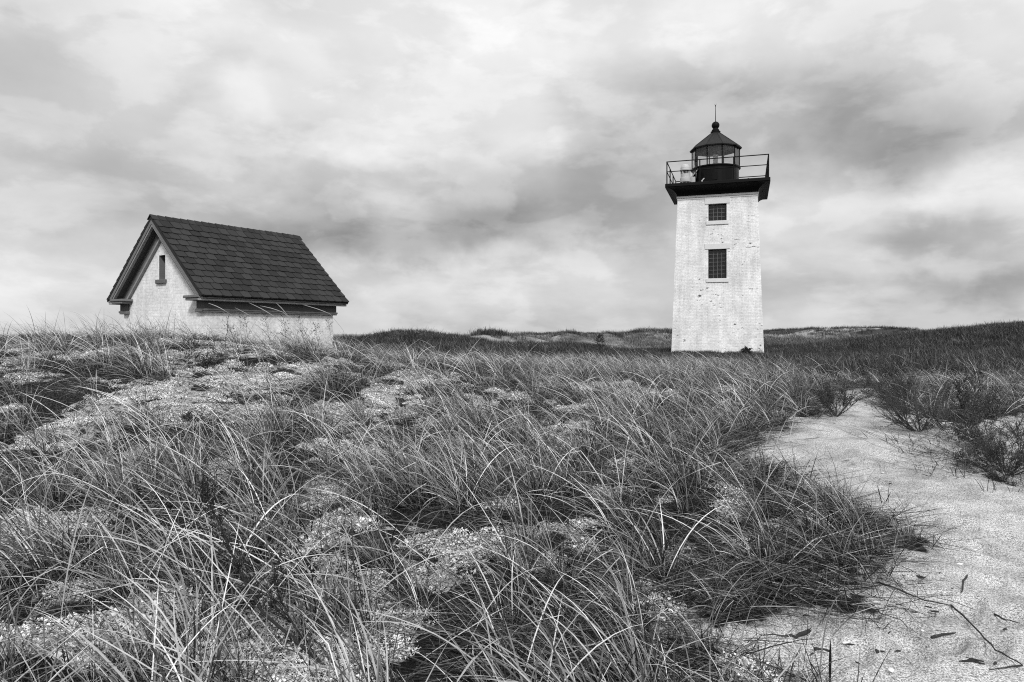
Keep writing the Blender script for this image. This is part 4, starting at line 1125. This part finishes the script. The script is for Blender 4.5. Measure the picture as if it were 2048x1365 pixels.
# ------------------------------------------------------------------ sprouts, sticks and shells on the sand
def sprout(px, py, n, L, lab, seed, m='grass', th=(.05, .6), bend=(.1, 1.0), w=(.004, .008), hi=.7, sig=1.0, grp=None):
    rng = np.random.default_rng(seed); p = hit(px, py)
    o = link('grass_sprout', np_mesh('grass_sprout', *blades(rng, n, L, .05, th, bend, w, sig, .3, 7, 0, hi, 1.3), M[m]), None)
    o.location = p; tag(o, lab, 'grass tuft', grp)
G1 = 'sparse grass sprouts along the edge of the footpath'
G2 = 'single grass sprouts standing on open sand'
for i, (a, b, n, L) in enumerate([(1605, 985, 12, (.2, .55)), (1690, 1025, 14, (.2, .6)), (1660, 1060, 12, (.2, .5)), (1745, 1120, 10, (.15, .45)), (1770, 1010, 6, (.12, .3)),
                                  (1735, 1165, 12, (.15, .4)), (1520, 960, 9, (.2, .5)), (1440, 940, 10, (.2, .5)), (1640, 1010, 9, (.15, .4))]):
    sprout(a, b, n, L, 'sparse dark green grass sprout at the edge of the footpath', 200+i, grp=G1)
for i, (a, b, n, L) in enumerate([(1922, 958, 5, (.15, .34)), (1975, 988, 4, (.1, .25)), (1998, 985, 4, (.1, .22)), (1765, 940, 3, (.08, .16)), (1840, 935, 3, (.06, .14)), (1795, 895, 6, (.1, .25)), (1872, 890, 5, (.1, .3)), (2035, 990, 3, (.1, .2))]):
    sprout(a, b, n, L, 'few thin grass blades growing alone on open sand', 230+i, grp=G2, hi=.45)
sprout(1912, 876, 26, (.35, .75), 'pale straw clump fanning left from the sand beside the twiggy bushes', 260, th=(.4, .9), bend=(.0, .3), hi=1.0, sig=.45)
sprout(1675, 1372, 1, (.22, .23), 'single stiff dark blade standing at the bottom of the path', 261, th=(.0, .05), bend=(-.05, .05), w=(.011, .012), hi=.1)
sprout(1960, 800, 34, (.6, 1.1), 'tall pale arching grass clump at the right behind the dense bush', 262, th=(.1, .5), bend=(.4, 1.3), hi=1.0, sig=.6)
sprout(1655, 815, 22, (.5, .95), 'tall grass clump beside the twiggy bush left of the path', 263, th=(.1, .5), bend=(.3, 1.1), hi=1.0, sig=.8)

def stick(label, pts, rad, m='driftwood', name='stick', cat='stick', group=None, lift=.4):
    P = [hit(*p) for p in pts]; c = P[0].copy()
    n = len(P); rr = [rad*(1-.45*i/max(n-1, 1)) for i in range(n)]
    q = [Vector((p.x-c.x, p.y-c.y, p.z-c.z+rad*lift)) for p in P]
    rng = random.Random(len(label)+n); q2 = []; r2 = []
    for i in range(n-1):
        for k in range(3):
            t = k/3; v = q[i].lerp(q[i+1], t)
            if k: v += Vector((rng.gauss(0, rad*.5), rng.gauss(0, rad*.5), rng.uniform(0, rad*.4)))
            q2.append(v); r2.append((rr[i]*(1-t)+rr[i+1]*t)*rng.uniform(.85, 1.15))
    q2.append(q[-1]); r2.append(rr[-1]*.7)
    o = MB().tube(q2, r2, 6).build(name, M[m], smooth=True); o.location = c
    return tag(o, label, cat, group)
stick('long thin dark root running down the sand to the lower right', [(1902, 1214), (1935, 1243), (1961, 1269), (1990, 1302), (2012, 1316), (2046, 1334)], .0055)
stick('straight dark root lying between the grass edge and the long root', [(1752, 1166), (1800, 1182), (1850, 1203), (1899, 1214)], .006)
stick('thin dark twig ending at the tip of the long root', [(2044, 1336), (2010, 1339), (1978, 1341)], .004)
stick('short thick dark stick lying alone on the lower sand', [(1863, 1277), (1884, 1271), (1912, 1269)], .008)
stick('forked dark branch at the lower edge of the grass', [(1618, 1266), (1592, 1278), (1560, 1275), (1514, 1272)], .010)
stick('dark branch half hidden under the grass edge', [(1640, 1203), (1605, 1204), (1577, 1203)], .008)
stick('short dark twig near the bottom of the sand', [(1629, 1302), (1645, 1304), (1660, 1306)], .008)
stick('looped dark root curling out of the grass beside the path', [(1775, 1038), (1800, 1041), (1822, 1047), (1840, 1060), (1845, 1071), (1834, 1083), (1797, 1079)], .006)
stick('thin wavy twig lying upright in the middle of the sand', [(1935, 1154), (1926, 1170), (1923, 1187)], .006)
stick('thin grey twig lying by the right edge of the sand', [(1989, 1232), (2010, 1241), (2040, 1250)], .005)
stick('small dark stick beside the sparse sprouts on the path', [(1831, 990), (1848, 996)], .008)
stick('dark stick poking from the grass at the path edge', [(1755, 1014), (1778, 1026)], .007)
stick('curved pale root running through the sand below the grass', [(1700, 1188), (1750, 1215), (1762, 1228), (1800, 1240), (1820, 1262)], .0035)
stick('straight thin twig lying on the far part of the path', [(1608, 880), (1640, 876)], .006)
for i, (a, b) in enumerate([(1842, 1156), (1880, 1148), (1930, 1024), (1838, 982), (1928, 1076), (1954, 1015), (1857, 1218), (1870, 1226), (1755, 1304), (1765, 1305), (1797, 1303), (2010, 1262), (1715, 1330), (1700, 1290), (1990, 1330),
                            (1625, 1310), (1650, 1168), (1885, 1058), (1780, 968), (1870, 925), (1980, 1120)]):
    rr_ = random.Random(i+70); p = hit(a, b); s_ = rr_.uniform(.008, .018)
    mb = MB(); n = 5
    mb.lathe([(.8, -.25), (1.0, 0), (.85, .4)], n)
    mb.v = [(x*s_*(1+rr_.uniform(-.45, .45))*1.7, y*s_*(1+rr_.uniform(-.45, .45))*.6, z*s_*(.5+rr_.uniform(0, .4))) for x, y, z in mb.v]
    o = mb.build('bark_chip', M['driftwood']); o.location = p+Vector((0, 0, .001)); o.rotation_euler = (0, 0, rr_.uniform(0, PI))
    tag(o, 'small dark bark chip lying loose on the sand', 'bark chip', 'dark bark chips scattered on the sand')
rr_ = random.Random(99); mb = MB()
for k in range(9):
    yy = rr_.uniform(-.022, .022); l = rr_.uniform(.02, .05); xx = rr_.uniform(-.02, .02)
    mb.tube([(xx-l, yy+rr_.uniform(-.006, .006), .002), (xx, yy, rr_.uniform(.004, .012)), (xx+l, yy+rr_.uniform(-.008, .008), .001)], [.002, rr_.uniform(.004, .007), .0015], 5)
o = mb.build('bark_piece', M['bark']); o.location = hit(1945, 1326); o.rotation_euler = (0, 0, -.3); tag(o, 'largest dark piece of bark at the lower right of the sand', 'bark piece')
for i, (a, b, s_) in enumerate([(1920, 1130, .022), (1895, 996, .018), (1690, 1290, .02), (1510, 1333, .024), (1866, 1141, .010), (1782, 1344, .02), (1845, 1262, .014), (1765, 946, .02), (1961, 1038, .010)]):
    rr_ = random.Random(i+300); p = hit(a, b)
    mb = MB(); mb.lathe([(.95, -.05), (1.0, .05), (.8, .3), (.4, .45), (.02, .5)], 10)
    mb.v = [(x*s_*(1.2 if y > 0 else .9), y*s_*.7, z*s_*.6) for x, y, z in mb.v]
    o = mb.build('shell', M['shell'], smooth=True); o.location = p+Vector((0, 0, .001)); o.rotation_euler = (rr_.uniform(-.15, .15), rr_.uniform(-.15, .15), rr_.uniform(0, 2*PI))
    tag(o, 'white shell fragment lying on the sand', 'shell', 'white shell fragments on the sand')

# things that look alike are told apart by their order along the picture
ORD = 'first second third fourth fifth sixth seventh eighth ninth tenth'.split()
for grp, text in ((G1, 'sparse dark grass sprout at the edge of the footpath, %s from the left'), (G2, 'few thin grass blades alone on open sand, %s from the left'),
                  ('white shell fragments on the sand', 'white shell fragment lying on the sand, %s from the left'),
                  ('low twiggy bushes tangled in the bank right of the path', 'low dark twigs in the bank right of the path, %s from the left'),
                  ('dry weeds before the oil house wall', 'speckled dry branching weed before the oil house wall, %s from the left'),
                  ('seed heads before the oil house eave', 'pale seed head before the oil house eave, %s from the left')):
    mem = [o for o in COL.objects if o.parent is None and o.get('group') == grp]
    mem.sort(key=lambda o: o.location.x/o.location.y)
    for o, w_ in zip(mem, ORD): o['label'] = text % w_
